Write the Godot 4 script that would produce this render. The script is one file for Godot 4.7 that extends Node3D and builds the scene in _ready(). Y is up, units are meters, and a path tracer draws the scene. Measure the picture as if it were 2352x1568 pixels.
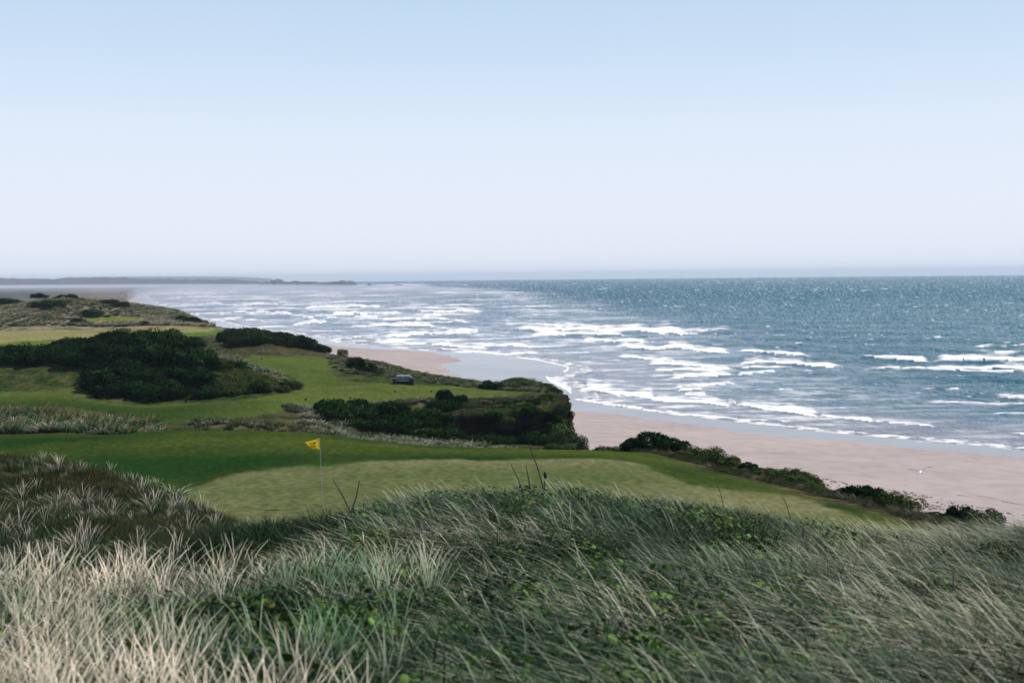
extends Node3D
# A links golf course on a sea bluff: dune grass in front, greens and fairways behind, beach and surf to the right.

# ---- measured ground: thin-plate spline over (bearing, log distance) ----
const CP := [-0.78259, 2.32194, -2.66390, -0.48432, 2.29782, 2.19027, -0.68841, 2.19970, 2.31280, -0.26426, 2.16546, 0.13113, -0.00378, 2.12823, 0.13853, 0.25706, 2.15303, 0.08264, 0.53124, 2.20793, 1.27058, 0.77672, 2.29752, -1.37232, -0.69167, 1.88826, -0.42576, -0.37903, 1.82008, -0.50198, -0.00485, 1.75786, 0.37270, 0.36987, 1.80191, -0.33546, 0.68385, 1.86921, 0.15676, -0.41939, 2.43265, -4.34479, -0.31913, 2.50493, 3.57296, -0.25099, 2.57730, 0.49514, -0.14753, 2.64331, 1.42380, -0.00236, 2.67415, 1.95152, 0.14265, 2.67813, 0.82399, 0.31356, 2.65838, -0.09180, 0.45110, 2.60523, -0.83199, 0.58211, 2.66295, -1.28818, 0.68133, 2.71822, 0.77014, 0.77536, 2.76138, 3.47501, -0.20620, 2.38787, -2.77014, -0.00301, 2.39790, -0.23524, 0.19997, 2.40573, -1.48158, 0.42429, 2.36772, -0.18552, 0.63293, 2.44123, -1.98329, -0.68288, 3.35208, 3.58367, -0.58435, 3.32633, 13.47771, -0.48124, 3.30403, 19.23848, -0.39601, 3.24982, -29.80978, -0.34684, 3.18068, 30.51451, -0.68443, 3.01220, -8.22007, -0.58620, 2.90189, 2.49090, -0.68651, 2.62075, 0.30664, -0.53593, 2.62213, 0.84506, -0.45638, 2.74929, -3.62450, -0.50829, 3.04707, -0.01752, -0.82113, 3.39601, 28.14521, -0.82372, 2.84688, 1.94971, -0.42797, 3.59156, 11.97056, -0.27300, 3.56998, -0.58998, -0.14701, 3.61514, 4.69340, -0.14639, 3.77695, -4.06054, 0.14301, 3.77676, 13.74928, -0.00172, 3.77276, -5.74508, -0.37231, 3.76499, 1.66625, -0.29041, 3.48230, -1.43140, 0.25720, 3.66363, 16.16203, 0.14280, 3.62833, -8.40084, 0.31351, 3.63024, -16.12792, 0.42388, 3.54706, 4.41084, 0.50425, 3.50049, -6.13453, -0.00242, 3.52636, -0.03395, 0.20015, 3.51939, 1.83186, 0.63239, 3.48143, 1.64837, 0.72910, 3.50883, 0.56682, -0.43800, 3.72683, -17.06782, -0.53224, 3.86304, -14.27672, -0.68202, 3.92238, -8.02710, -0.60789, 3.98600, 10.65517, -0.68134, 4.04479, 5.51684, -0.55714, 4.01314, -9.17298, -0.47887, 4.03446, 31.33846, -0.37105, 4.01612, 12.09908, -0.25979, 4.00222, 17.21399, -0.14600, 3.95541, -0.62237, -0.00152, 3.95124, 11.67931, 0.08538, 3.95267, -2.80196, 0.17180, 3.95702, 7.81076, -0.82021, 3.96623, 1.89071, -0.81956, 4.08861, 7.22147, -0.68323, 3.73167, -1.52210, -0.58427, 3.70580, 22.96058, 0.25722, 3.81964, -15.02631, 0.36899, 3.74040, 7.70311, 0.47740, 3.69585, 9.55928, 0.55606, 3.64517, 0.79176, 0.65670, 3.62767, -1.99836, 0.77509, 3.64860, 3.05216, 0.20041, 4.01520, 10.94069, 0.28542, 3.94782, -7.05865, 0.36895, 3.85547, 4.78399, 0.45062, 3.77786, -10.25784, 0.55595, 3.71228, -3.66634, -0.45262, 4.16769, -134.15734, -0.31615, 4.17853, -63.20360, -0.20343, 4.19776, 5.58465, -0.03072, 4.18984, -21.55078, 0.08526, 4.16030, -33.51190, -0.68117, 4.15394, -15.82794, -0.58243, 4.16212, 17.78978, -0.58203, 4.28718, 2.91861, -0.48925, 4.26701, -13.66362, -0.68065, 4.28301, 4.88189, -0.81910, 4.26433, -2.54421, -0.67988, 4.49986, -5.51250, -0.58115, 4.52182, 146.12985, -0.47811, 4.42735, -4.06459, -0.39237, 4.38708, -42.32919, -0.31496, 4.45032, 150.44663, -0.42454, 4.46644, 49.96111, -0.37096, 4.21678, 38.40705, -0.42540, 4.19465, 115.11484, -0.81791, 4.57943, 7.83556, -0.25868, 4.56700, 26.34747, -0.14491, 4.56846, -50.52212, -0.02968, 4.55405, -68.40644, -0.15331, 4.63933, 57.73168, -0.24682, 4.77412, -15.83172, -0.28026, 4.88295, 16.71428, -0.32469, 4.94799, -52.77384, -0.21308, 4.69103, 10.75267, 0.01662, 4.57476, 37.07974, 0.05417, 4.58554, -32.98225, -0.28161, 4.45822, -136.16046, -0.20242, 4.46237, 34.11642, -0.11645, 4.46856, 110.68385, -0.08728, 4.66493, -37.09141, -0.00649, 4.61513, 0.25648, -0.05936, 4.41953, -231.07275, -0.00144, 4.42245, -65.71305, 0.05073, 4.43725, -182.37268, -0.00093, 4.48413, 186.55237, 0.05113, 4.50032, 84.67825, -0.05879, 4.48142, 51.55404, -0.28217, 4.30609, 27.71700, -0.20309, 4.36479, -65.81957, -0.08829, 4.35823, 66.71458, -0.00146, 4.34381, 95.19049, 0.07385, 4.33180, 27.37145, 0.14308, 4.22351, 22.11943, -0.55589, 4.53895, -126.87352, -0.47775, 4.56705, -67.26587, -0.39187, 4.55209, -43.36271, -0.32010, 4.60512, 10.44953, -0.29498, 4.63221, -73.39368, -0.48647, 4.69134, 68.47042, -0.42305, 4.67976, 16.84873, -0.36926, 4.65184, 26.28043, -0.52805, 4.70944, 149.31221, -0.56940, 4.70910, -74.39614, -0.62930, 4.79793, 46.69937, -0.67800, 4.81110, 58.81571, -0.67894, 4.68799, -36.18845, -0.58068, 4.62123, -52.36116, -0.81598, 4.85461, 42.33358, -0.81708, 4.72146, -32.87882, -0.44952, 4.70344, -16.20426, -0.67852, 4.92903, -88.26462, -0.57996, 4.90347, -42.96254, -0.47645, 4.88129, -52.39202, -0.41226, 4.91637, 66.47300, -0.35774, 4.95968, 3.40334, -0.39043, 4.99292, -204.25570, -0.26329, 4.97645, 35.27554, -0.34618, 5.04747, 290.44951, -0.31320, 5.04316, 63.78452, -0.38996, 5.05388, 71.35835, -0.27442, 5.03206, -96.38401, -0.34653, 5.12958, -212.89301, -0.28002, 5.09057, -35.51561, -0.67737, 5.10306, 24.94357, -0.55372, 5.07175, 6.56289, -0.46516, 5.06675, 8.52806, -0.67724, 5.13582, 16.36052, -0.55333, 5.16698, -13.94461, -0.42222, 5.17103, 56.99989, -0.67683, 5.32338, -52.63521, -0.55306, 5.29208, -34.21070, -0.42200, 5.26630, 61.05704, -0.81507, 5.17921, 14.58919, -0.81463, 5.36674, -66.90170, -0.67656, 5.36520, -52.77978, -0.62768, 5.40202, 265.84744, -0.57822, 5.35504, -1.54669, -0.60228, 5.53217, 541.44218, -0.65174, 5.56600, -261.60011, -0.67591, 5.55160, 3.23088, -0.55204, 5.58220, 66.81309, -0.52672, 5.53583, -147.67464, -0.57814, 5.42334, -123.77607, -0.52714, 5.41187, 64.22286, -0.50633, 5.45361, 157.86066, -0.57803, 5.46940, -394.97984, -0.47496, 5.46082, -98.54285, -0.42195, 5.39177, -24.91663, -0.45897, 5.51399, 38.84983, -0.81370, 5.59489, 29.32890, -0.81434, 5.40853, 45.94701, -0.67605, 5.89115, -23.09558, -0.60274, 5.87179, 18.78344, -0.52672, 5.85429, -15.17223, -0.81379, 5.93443, -1.31143, -0.67562, 6.34577, -0.75085, -0.62714, 6.29348, -16.32217, -0.55198, 6.31456, 20.50473, -0.81333, 6.38901, 3.30409, -0.60212, 6.87494, 1.47207, -0.55169, 7.15074, -18.78006, -0.67525, 7.18191, 25.21023, -0.81297, 7.22513, -14.09082, -0.62658, 7.77494, -15.09416, -0.81279, 7.83120, 4.28124, -0.55150, 7.75683, 20.56260, -0.52586, 8.34906, -14.53739, -0.81273, 8.42902, 9.39240, -1.25664, 0.83291, -0.47851, -0.41888, 0.83291, 0.00085, 0.41888, 0.83291, -0.26635, 1.25664, 0.83291, 0.00416, -1.25664, 1.38629, -0.00456, -0.41888, 1.38629, 0.35193, 0.41888, 1.38629, 0.03005, 1.25664, 1.38629, 0.18642, -0.27925, 2.91777, 4.05040, 0.00000, 2.91777, 1.56597, 0.27925, 2.91777, 5.96246, 0.55851, 2.89037, 1.48363, -0.27925, 3.13549, -28.29808, 0.00000, 3.17805, 0.51537, 0.27925, 3.17805, -7.21380, 0.55851, 3.09104, -5.52150, -0.16755, 3.33220, -3.10481, 0.22340, 3.33220, 3.45130, 0.50265, 3.29584, 2.02350, -0.67021, 3.49651, -25.13351, -0.47473, 3.43399, -35.94826, -0.97738, 3.49651, -19.14600, -0.39095, 3.33220, 22.38179, 1.11701, 2.30259, -1.27251, 1.11701, 2.63906, 5.27668, 1.11701, 3.09104, -6.14908, 1.11701, 3.40120, 4.31760, 1.11701, 3.68888, -2.14816, -1.25664, 2.30259, 1.06560, -1.25664, 2.77259, -1.06352, -1.25664, 3.68888, 3.16867, -1.25664, 4.49981, -2.85263, -1.25664, 5.29832, -1.25716, 0.83776, 4.09434, 0.29948, 0.55851, 4.38203, -1.07763, 0.41888, 4.70048, -0.84365, 0.27925, 5.01064, 4.83500, 0.00000, 5.29832, 13.72220, -0.13963, 5.70378, -7.67493]
const CW := [37.302943, -4.026679, -2.735475]
const COAST := [18.58, -31, 14.96, -33, 13.93, -35.6, 12.15, -39.5, 11.16, -42, 10.92, -46.5, 9.38, -52, 7.05, -56, 4.29, -60, 3.7, -67, 3.84, -80, 2.83, -90.5, 3.32, -97, 3.2, -102, 1.14, -109, -4.2, -115, -10.7, -123, -17.33, -139, -23.24, -148, -25.73, -155, -35.96, -172, -45.7, -188, -56.63, -214, -72.87, -250, -112.93, -347, -182.32, -534, -245.55, -712, -473.53, -1400, -726.59, -2200, -893.68, -3000, -979.36, -4200]
const SHORE := [80.71, -135.01, 67.45, -149.12, 60.02, -158.09, 50.75, -165.24, 43.45, -171.92, 35.94, -181.14, 30.56, -188.39, 22.25, -199.44, 14.34, -210.38, 11.33, -218.34, 10.8, -225.12, 10.96, -235.58, 9.91, -247.18, 7.51, -269.68, 9.56, -280.92, 12.86, -286.64, 15.14, -296.68, 12.06, -305.32, 7.5, -327.1, 1.17, -337.99, -3.92, -346.66, -11.72, -359.99, -19.79, -365.14, -29.61, -372.73, -42.19, -389.79, -54.81, -410.76, -70.01, -431.56, -79.45, -459.29, -92.01, -491.17, -103.19, -511.57, -125.4, -552.79, -135.06, -568.36, -158.35, -624.02, -192.66, -713.98, -238.82, -824.87, -296, -974.31, -358.3, -1145.83, -498.4, -1551.77, -706.84, -2162.82, -941.93, -2908.46, -1045.83, -3427.54, -1009.31, -3652.29, -897.4, -3908.56]
const WET := [78.15, -130.7, 65.53, -144.84, 57.41, -151.18, 48.56, -158.09, 38.87, -165.65, 34.02, -171.48, 31.58, -175.13, 26.35, -182.9, 20.53, -190.3, 14.1, -196.53, 8.76, -201.2, 3.7, -211.32, -4.35, -234.58, -12.6, -262.31, -16.32, -282.77, -19.54, -299.66, -17.12, -304.83, -14.64, -313.09, -15.95, -328.69, -19.93, -344.49, -30.23, -368.73, -39.39, -376.32, -50.07, -382.23, -59.83, -394.89, -73.43, -416.39, -83.16, -447.99, -98.66, -489.01, -112.84, -513.54, -134.68, -541.98, -158.76, -587.94, -196.74, -674.92, -238.78, -780.9, -318.51, -995.39, -418.36, -1265.31]
const DRYPATCH := [-112.67, -558.82, -101.37, -574.74, -87.95, -557.79, -85.46, -527.38, -98.94, -518.34, -106.44, -527.8]
const GREEN := [-10.68, -35.66, -11.04, -38.8, -10.81, -40.62, -9.95, -42, -8.5, -42.37, -7.1, -42.29, -5.57, -43.54, -3.29, -44.69, 0.76, -44.24, 3.94, -43.99, 4.83, -43.37, 5.46, -41.02, 6.05, -39.03, 7.02, -38.92, 8.08, -39.28, 9.19, -39.12, 10.06, -38.12, 10.51, -36.77, 10.75, -34.96, 11.51, -34.54, 12.24, -33.78, 12.93, -33.02, 10.11, -25.03, 6.99, -26.08, 2.35, -26.9, -2.35, -26.9, -5.61, -26.41]
const FAIRWAY_NEAR := [-19.1, -30, -35.53, -56, -25.4, -56, -17.59, -57, -13.46, -57, -9.17, -56, -3.07, -55.5, 0.94, -55, 3.24, -53.5, 5.57, -53.5, 6.88, -49, 8.28, -45, 9.63, -41, 10.44, -38.5, 11.73, -36, 12.92, -33, 10.97, -28, -0.05, -28, -7.96, -29]
const FAIRWAY_FAR := [-51.96, -92.69, -42.16, -93.24, -37.79, -93.27, -34.71, -94.56, -33.06, -89.09, -29.47, -88.42, -25.19, -89.13, -21.6, -86.4, -20.1, -92.46, -18.39, -98.57, -19.89, -105.33, -23.74, -107.69, -26.28, -107.84, -32.72, -139.46, -27.5, -138.53, -22.98, -138.38, -19.66, -132.71, -18.85, -115.83, -16.09, -105.84, -13.09, -103.21, -9.36, -103.17, -5.9, -108.01, -2.72, -105.79, 1.35, -96.11, -0.7, -91.07, -7.98, -87.73, -11.73, -87.28, -15.29, -86.01, -16.17, -79.57, -17.94, -76.07, -19.34, -71.08, -20.39, -68.52, -21.58, -68.74, -23.38, -73.26, -27.73, -76.53, -32.68, -78.49, -35.38, -78.18, -44.61, -79.5]
const GREEN_FAR := [-102.15, -182.96, -83.59, -185.66, -66.4, -184.37, -49.76, -184.26, -47.39, -182.78, -47.33, -170.65, -55.36, -161.71, -60.77, -160.59, -66.35, -154.7, -67.59, -150, -81.75, -146.32]
const APRON_FAR := [-81.75, -146.32, -67.59, -150, -66.35, -154.7, -60.77, -160.59, -55.36, -161.71, -47.33, -170.65, -47.39, -182.78, -45.17, -181.76, -44.64, -160.87, -47.75, -152.24, -56.69, -149.73, -65.8, -145.99, -78, -139.57]
const TEE := [-77.66, -196.11, -78.74, -201.63, -84.18, -222.79, -74.49, -230.04, -70.66, -218.64, -68.95, -209.35, -72.95, -202.66]
const TEE_BACK := [-84.65, -225.17, -81.36, -230.79, -80.21, -229.85, -83.7, -224.76]
const PATH := [-4.26, -11.38, -3.31, -10.62, -2.67, -10.52, -2.07, -9.52, -2.49, -9.03, -3.25, -9.31]
const FOAM := [0.0148, 455.5, 0.1046, 450.3, 33.0, 1.00, -0.0035, 513.5, 0.1696, 474.0, 56.3, 1.00, -0.0110, 571.9, 0.0703, 548.5, 24.5, 0.80, 0.1110, 482.5, 0.1958, 498.2, 30.3, 0.60, 0.0598, 410.6, 0.1213, 408.5, 26.8, 0.90, 0.0906, 387.9, 0.1958, 352.8, 28.4, 1.00, 0.0927, 338.6, 0.1489, 317.4, 11.6, 0.90, 0.1173, 308.6, 0.1958, 293.2, 14.1, 1.00, 0.1212, 288.6, 0.1958, 289.4, 10.3, 0.95, 0.1372, 267.8, 0.1958, 275.2, 11.4, 1.00, 0.1414, 244.3, 0.1958, 256.4, 5.7, 0.90, 0.1456, 236.6, 0.1668, 239.4, 4.3, 0.90, 0.1499, 229.3, 0.1707, 228.9, 4.8, 0.90, 0.0638, 247.1, 0.0968, 229.0, 18.3, 1.00, 0.0897, 233.0, 0.1275, 217.2, 12.9, 1.00, 0.1218, 219.3, 0.1958, 208.8, 9.3, 1.00, 0.0286, 269.8, 0.0437, 246.4, 19.4, 1.00, 0.0393, 249.3, 0.0537, 231.6, 14.8, 1.00, 0.0340, 277.6, 0.0521, 297.0, 21.3, 0.90, 0.0497, 223.8, 0.1382, 198.5, 2.4, 1.00, 0.1360, 199.1, 0.1959, 193.2, 1.5, 1.00, 0.1885, 216.0, 0.1958, 216.1, 7.2, 0.80, -0.0542, 361.7, 0.0273, 353.1, 18.2, 0.90, -0.0519, 391.3, 0.0209, 390.8, 19.3, 0.80, -0.0593, 476.0, -0.0270, 486.1, 33.4, 0.90, -0.0716, 796.9, -0.0239, 773.6, 28.7, 1.00, -0.0494, 850.4, -0.0357, 835.2, 44.8, 1.00, -0.0538, 599.4, -0.0322, 606.4, 16.8, 0.90, -0.0113, 344.0, 0.0272, 323.8, 6.0, 1.00, 0.0186, 327.3, 0.0524, 298.4, 6.0, 1.00, 0.1958, 358.5, 0.2571, 335.5, 14.7, 1.00, 0.1958, 309.3, 0.2850, 302.8, 18.9, 1.00, 0.1958, 294.4, 0.2470, 295.9, 5.2, 0.90, 0.1958, 278.7, 0.2306, 283.1, 5.9, 0.90, 0.2959, 335.6, 0.3548, 331.5, 11.5, 1.00, 0.3526, 331.3, 0.4963, 315.6, 20.6, 0.90, 0.3019, 294.6, 0.4963, 315.8, 11.9, 0.95, 0.3238, 293.4, 0.4963, 298.0, 4.9, 0.90, 0.3808, 385.7, 0.4942, 424.2, 6.5, 0.80, 0.3827, 369.9, 0.4961, 361.6, 7.7, 0.80, 0.2276, 242.6, 0.2450, 240.6, 1.7, 0.90, 0.1958, 214.1, 0.2675, 198.1, 8.4, 1.00, 0.2644, 198.6, 0.3111, 192.7, 6.3, 1.00, 0.3078, 193.1, 0.3595, 188.9, 3.2, 0.90, 0.3456, 224.3, 0.4968, 223.6, 3.6, 0.75, 0.4000, 208.0, 0.4969, 213.3, 3.1, 0.70, 0.4014, 234.6, 0.4967, 236.5, 6.3, 0.60, 0.4146, 184.4, 0.4973, 178.9, 1.9, 0.90, 0.3132, 172.2, 0.3836, 170.2, 0.7, 0.80, 0.1959, 192.6, 0.2523, 189.3, 1.1, 0.90, 0.3556, 440.9, 0.3629, 436.1, 8.3, 0.90, 0.2445, 399.6, 0.2506, 395.2, 7.0, 0.90, 0.2511, 287.4, 0.2850, 290.1, 3.1, 0.80, 0.3455, 248.9, 0.3784, 250.2, 2.2, 0.80, -0.1227, 434.6, -0.0720, 405.1, 22.2, 1.00, -0.0738, 407.7, -0.0192, 377.7, 22.0, 1.00, -0.1148, 457.3, -0.0280, 508.6, 37.4, 1.00, -0.0817, 424.1, -0.0396, 425.3, 14.0, 0.80, -0.0653, 383.4, -0.0181, 359.3, 6.3, 0.90, -0.1590, 451.6, -0.1137, 487.1, 13.5, 0.90, -0.1644, 434.9, -0.1227, 440.3, 7.2, 0.90, -0.1437, 571.4, -0.0621, 560.5, 35.5, 1.00, -0.1050, 598.8, -0.0326, 601.0, 22.3, 1.00, -0.1386, 701.2, -0.1163, 701.9, 38.6, 0.90, -0.1163, 654.0, -0.0520, 651.7, 33.5, 1.00, -0.1913, 593.0, -0.1587, 640.4, 48.3, 0.90, -0.1929, 742.8, -0.1492, 704.5, 58.5, 0.90, -0.1586, 772.3, -0.0949, 776.7, 67.9, 1.00, -0.1833, 958.8, -0.1105, 947.6, 88.2, 1.00, -0.0852, 821.1, -0.0235, 773.5, 39.9, 1.00, -0.0773, 895.0, -0.0637, 889.6, 37.2, 1.00, -0.0501, 839.9, -0.0354, 824.8, 32.3, 1.00, -0.2431, 1057.1, -0.1832, 1154.6, 96.9, 0.80, -0.2432, 869.8, -0.1873, 783.5, 64.4, 0.90, -0.2433, 708.3, -0.2126, 676.1, 29.2, 0.80, -0.0785, 684.6, -0.0609, 716.8, 38.7, 0.90, -0.2962, 2740.3, -0.2292, 2326.3, 428.5, 0.60, -0.3028, 2102.6, -0.2224, 2033.1, 280.2, 0.70, -0.2964, 1643.9, -0.2429, 1675.0, 175.6, 0.70, -0.3031, 1180.3, -0.2430, 1145.1, 83.5, 0.80, -0.2735, 823.6, -0.2296, 862.6, 43.3, 0.80, -0.2619, 687.3, -0.2297, 741.2, 39.0, 0.80, -0.2865, 1371.1, -0.1950, 1348.5, 116.6, 0.60]
const THICKET := [-32.95, -92.55, 2.07, 1.44, 0, -31.19, -97.05, 1.62, 0.75, 0, -55.41, -110.45, 2.22, 1.46, 0, -39.83, -105.99, 1.52, 1.08, 0, -55.69, -112.18, 2.28, 1.57, 0, -51.64, -112.63, 2.19, 1.35, 0, -27.29, -99.35, 2.27, 1.57, 0, -50.03, -109.74, 2.03, 1.01, 1, -27.73, -92.56, 1.71, 0.93, 0, -34.76, -96.47, 2.17, 1, 0, -49.74, -114, 1.65, 1.05, 0, -56.93, -115.89, 1.53, 0.98, 1, -48.06, -111.59, 1.93, 1.3, 1, -32.7, -108.98, 1.59, 1.13, 0, -45.22, -110.14, 1.76, 0.86, 1, -31.9, -103.64, 1.56, 1.1, 0, -30.75, -105.19, 2.1, 1.13, 0, -30.05, -99.41, 2.28, 1.61, 0, -43.27, -113.51, 2.15, 1.51, 1, -52.84, -115.87, 2, 1.13, 1, -47.69, -108.52, 2, 0.94, 0, -53.01, -106.93, 1.5, 1.01, 0, -52.12, -110.03, 1.86, 1.32, 0, -26.61, -95.9, 1.78, 1.19, 0, -45.67, -113.77, 1.74, 1.01, 0, -28.34, -101.91, 1.63, 1.17, 1, -54.07, -117.47, 2.25, 1.2, 0, -58.26, -117.36, 1.99, 1.41, 0, -43.14, -110.61, 2.24, 1.48, 0, -35.81, -110.29, 1.84, 1.32, 0, -56.4, -106.4, 2.13, 1.3, 1, -30.48, -95.29, 1.83, 1.16, 0, -29.32, -91.73, 1.88, 1.06, 0, -58.6, -110.1, 2.23, 1.09, 0, -47.75, -113.65, 1.96, 0.91, 0, -46.21, -107.47, 1.82, 1.29, 0, -50.07, -111.65, 1.7, 1.05, 0, -35.76, -108.33, 1.67, 1.03, 0, -48.47, -115.38, 1.43, 0.72, 0, -38.15, -108.59, 1.78, 0.95, 1, -61.54, -117.41, 1.81, 1.23, 0, -54.87, -115.89, 1.76, 1.26, 0, -36.81, -100.71, 1.57, 0.81, 0, -49.94, -106.57, 2.09, 1.24, 0, -34.61, -102.99, 2.21, 1.38, 0, -32.11, -100.3, 2.26, 1.46, 1, -61.26, -113.43, 1.64, 1.03, 0, -58.96, -112.57, 1.72, 0.85, 0, -36.28, -105.95, 2.24, 1.49, 0, -55.76, -117.97, 2.22, 1.14, 0, -41.98, -108.36, 2.08, 1.07, 0, -34.51, -105.12, 1.82, 1.08, 0, -37.8, -103.51, 2.12, 1.16, 0, -34.57, -99.91, 2.26, 1.57, 0, -33.32, -106.56, 2.27, 1.43, 1, -59.83, -116.26, 1.59, 0.87, 1, -58.42, -108.19, 1.4, 0.87, 0, -46.04, -105.36, 1.47, 0.81, 0, -29.02, -93.91, 1.9, 1, 0, -61.5, -115.63, 1.71, 0.83, 0, -33.39, -97.99, 1.64, 1.1, 0, -38.1, -106.67, 2.11, 1.42, 0, -43.78, -104.86, 2.04, 0.96, 0, -51.27, -108.22, 1.47, 0.81, 0, -41.54, -104.5, 1.66, 1.08, 0, -41.22, -111.98, 1.48, 0.89, 1, -29.2, -103.67, 1.4, 0.79, 1, -34.21, -94.49, 2.23, 1.48, 1, -35.28, -98.22, 1.58, 0.96, 0, -27.09, -97.59, 1.7, 1.12, 0, -31.33, -101.98, 1.59, 0.82, 0, -30.82, -107.71, 1.77, 1.09, 1, -45.99, -112.03, 1.98, 1.08, 0, -36.36, -102.5, 2.03, 1.34, 0, -40.47, -109.32, 1.99, 1.03, 0, -59.37, -114.47, 2.06, 1.12, 0, -54.63, -108.51, 1.44, 0.69, 0, -42.64, -106.45, 2.21, 1.08, 0, -57, -113.64, 2.16, 1.36, 0, -25.15, -92.33, 1.44, 0.68, 0, -30.91, -93.02, 1.57, 1, 0, -37.81, -110.58, 2.08, 1.13, 1, -51.07, -115.48, 1.53, 1.08, 1, -44.17, -108.56, 2.12, 1.02, 0, -63.3, -117.81, 1.51, 1.07, 1, -39.47, -111.7, 2.29, 1.26, 0, -57.12, -111.1, 1.71, 0.85, 0, -39.3, -102.38, 2.21, 1.12, 0, -39.56, -104.22, 2.19, 1.03, 0, -53.9, -113.94, 2.14, 1.5, 0, -53.4, -111.9, 1.61, 0.97, 0, -29.25, -96.83, 2.08, 1.05, 0, -47.54, -106.26, 1.45, 0.67, 0, -32.5, -95.74, 2.27, 1.38, 0, -56.46, -108.75, 1.45, 1.03, 1, -46.62, -115.35, 2.22, 1.21, 0]
const RIDGE := [-37.58, -152.2, 1.83, 1.22, 0, -27.13, -153.66, 1.33, 0.8, 1, -28.94, -150.56, 1.78, 1.31, 1, -31.95, -155.68, 1.93, 1.02, 1, -33.78, -150.01, 1.34, 0.96, 1, -33.88, -154.61, 1.65, 1.02, 0, -36.2, -154.3, 1.98, 1.21, 1, -38.18, -150.39, 1.46, 0.74, 0, -32.62, -151.29, 1.37, 0.73, 1, -36.13, -149.86, 1.75, 1.26, 0, -31.88, -148.02, 1.3, 0.73, 1, -29.39, -147.61, 1.98, 1.15, 0, -28.95, -153.32, 1.52, 0.83, 0, -33.91, -148.06, 1.31, 0.76, 1, -35.29, -146.84, 1.74, 1.1, 1, -29.66, -155.96, 1.83, 1.17, 1, -30.54, -151.68, 1.88, 1.21, 0, -26.69, -151.3, 1.63, 0.9, 1, -38.2, -153.92, 1.86, 1.22, 0, -34.88, -151.5, 1.94, 1.03, 1, -27.53, -149.35, 2, 1.47, 0, -31.74, -153.84, 1.93, 1.05, 0, -33.49, -152.84, 1.39, 0.95, 0, -33.2, -146.28, 1.5, 1.05, 0, -28.11, -155.13, 1.81, 1.33, 1, -30.91, -149.69, 1.94, 1.19, 0, -36.46, -148.09, 1.46, 0.85, 1, -25.62, -152.69, 1.57, 0.93, 0]
const FACE := [-2.65, -81.53, 1.09, 0.74, 0, -5.64, -81.01, 1.21, 0.74, 0, -11.14, -80.31, 1.13, 0.6, 1, -7.86, -79.32, 1.4, 1.02, 1, -7.91, -83.2, 0.93, 0.62, 0, -6.72, -84.14, 1.36, 0.78, 1, -2.64, -79.32, 1.41, 0.89, 1, -0.11, -80.7, 1.39, 0.77, 1, -10.59, -81.83, 1.22, 0.83, 1, -9.25, -80.24, 1.28, 0.69, 1, -5.29, -79.42, 1.39, 0.94, 1, -5.14, -83.57, 1.31, 0.88, 1, -1.02, -78.56, 1.25, 0.65, 0, -10.35, -83.47, 1.34, 0.67, 1, -11.7, -85.44, 1.12, 0.84, 0, -6.8, -81.76, 0.94, 0.63, 0, -4.39, -82.49, 1.17, 0.89, 0, -13.76, -84.86, 1.44, 0.9, 1, 1.06, -77.43, 1.2, 0.7, 0, -12.39, -82.41, 1.01, 0.7, 0, -4, -79.44, 1.43, 0.81, 0, -13.6, -83.26, 1.4, 1.11, 1, -8.66, -85.09, 1.12, 0.63, 0, -3.88, -81.19, 1.36, 0.92, 1, 0.49, -78.62, 1.01, 0.63, 0, -2.34, -77.96, 1.05, 0.81, 0, -8.61, -82.13, 1.2, 0.64, 0, -12.62, -80.89, 1.39, 0.97, 1, -12.2, -84.29, 1.35, 0.78, 1, -1.23, -80.03, 1.23, 0.82, 0, -1.25, -77.21, 1.07, 0.69, 0, -1.31, -81.28, 1.06, 0.69, 0, 1.45, -80.42, 1.19, 0.85, 0, -10.51, -84.78, 1.12, 0.59, 1, 1.33, -76.19, 1.23, 0.8, 0, -7.73, -80.58, 1.23, 0.97, 0, -9.05, -83.84, 1.33, 1.02, 0, -6.57, -78.8, 1.04, 0.59, 1, 1.78, -78.65, 0.92, 0.56, 1, -4.02, -78.15, 1.19, 0.93, 0, -10.16, -79.36, 1.05, 0.77, 1, -6.28, -82.93, 0.94, 0.73, 0]
const SHOULDER := [-19.65, -97.8, 0.99, 0.66, 1, -23.98, -95.72, 1.14, 0.8, 2, -24.09, -101.73, 0.75, 0.62, 1, -25.31, -96.18, 1.22, 0.86, 2, -23.51, -100.29, 1.05, 0.87, 3, -26.7, -100.4, 0.82, 0.49, 3, -22.33, -94.71, 0.98, 0.57, 2, -21.34, -99.4, 1.22, 0.77, 3, -22.21, -100.43, 0.97, 0.68, 3, -19.74, -100.12, 0.8, 0.66, 2, -25.61, -101.28, 0.89, 0.68, 1, -23.03, -97.96, 1.12, 0.91, 2, -25.79, -98.07, 1.12, 0.77, 2, -23, -96.63, 0.92, 0.7, 3, -26.24, -103.07, 1.14, 0.71, 2, -21.2, -96.51, 0.81, 0.46, 2, -25.21, -94.03, 0.93, 0.61, 1, -27.66, -102.5, 0.93, 0.52, 3, -21.18, -97.82, 1.11, 0.84, 3, -23.06, -93.55, 0.78, 0.51, 2, -24.39, -99.13, 0.97, 0.67, 3, -27.78, -104.45, 0.74, 0.45, 1, -24.22, -97.13, 1.21, 0.99, 2, -26.43, -99.17, 0.76, 0.62, 3, -19.55, -96.55, 0.76, 0.5, 3, -21.12, -95.15, 1.21, 0.9, 1, -24.33, -93.02, 0.74, 0.45, 2, -24.96, -102.9, 1.11, 0.8, 1, -19.07, -99.01, 0.99, 0.73, 2, -25.29, -100.02, 0.83, 0.61, 2]
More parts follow.
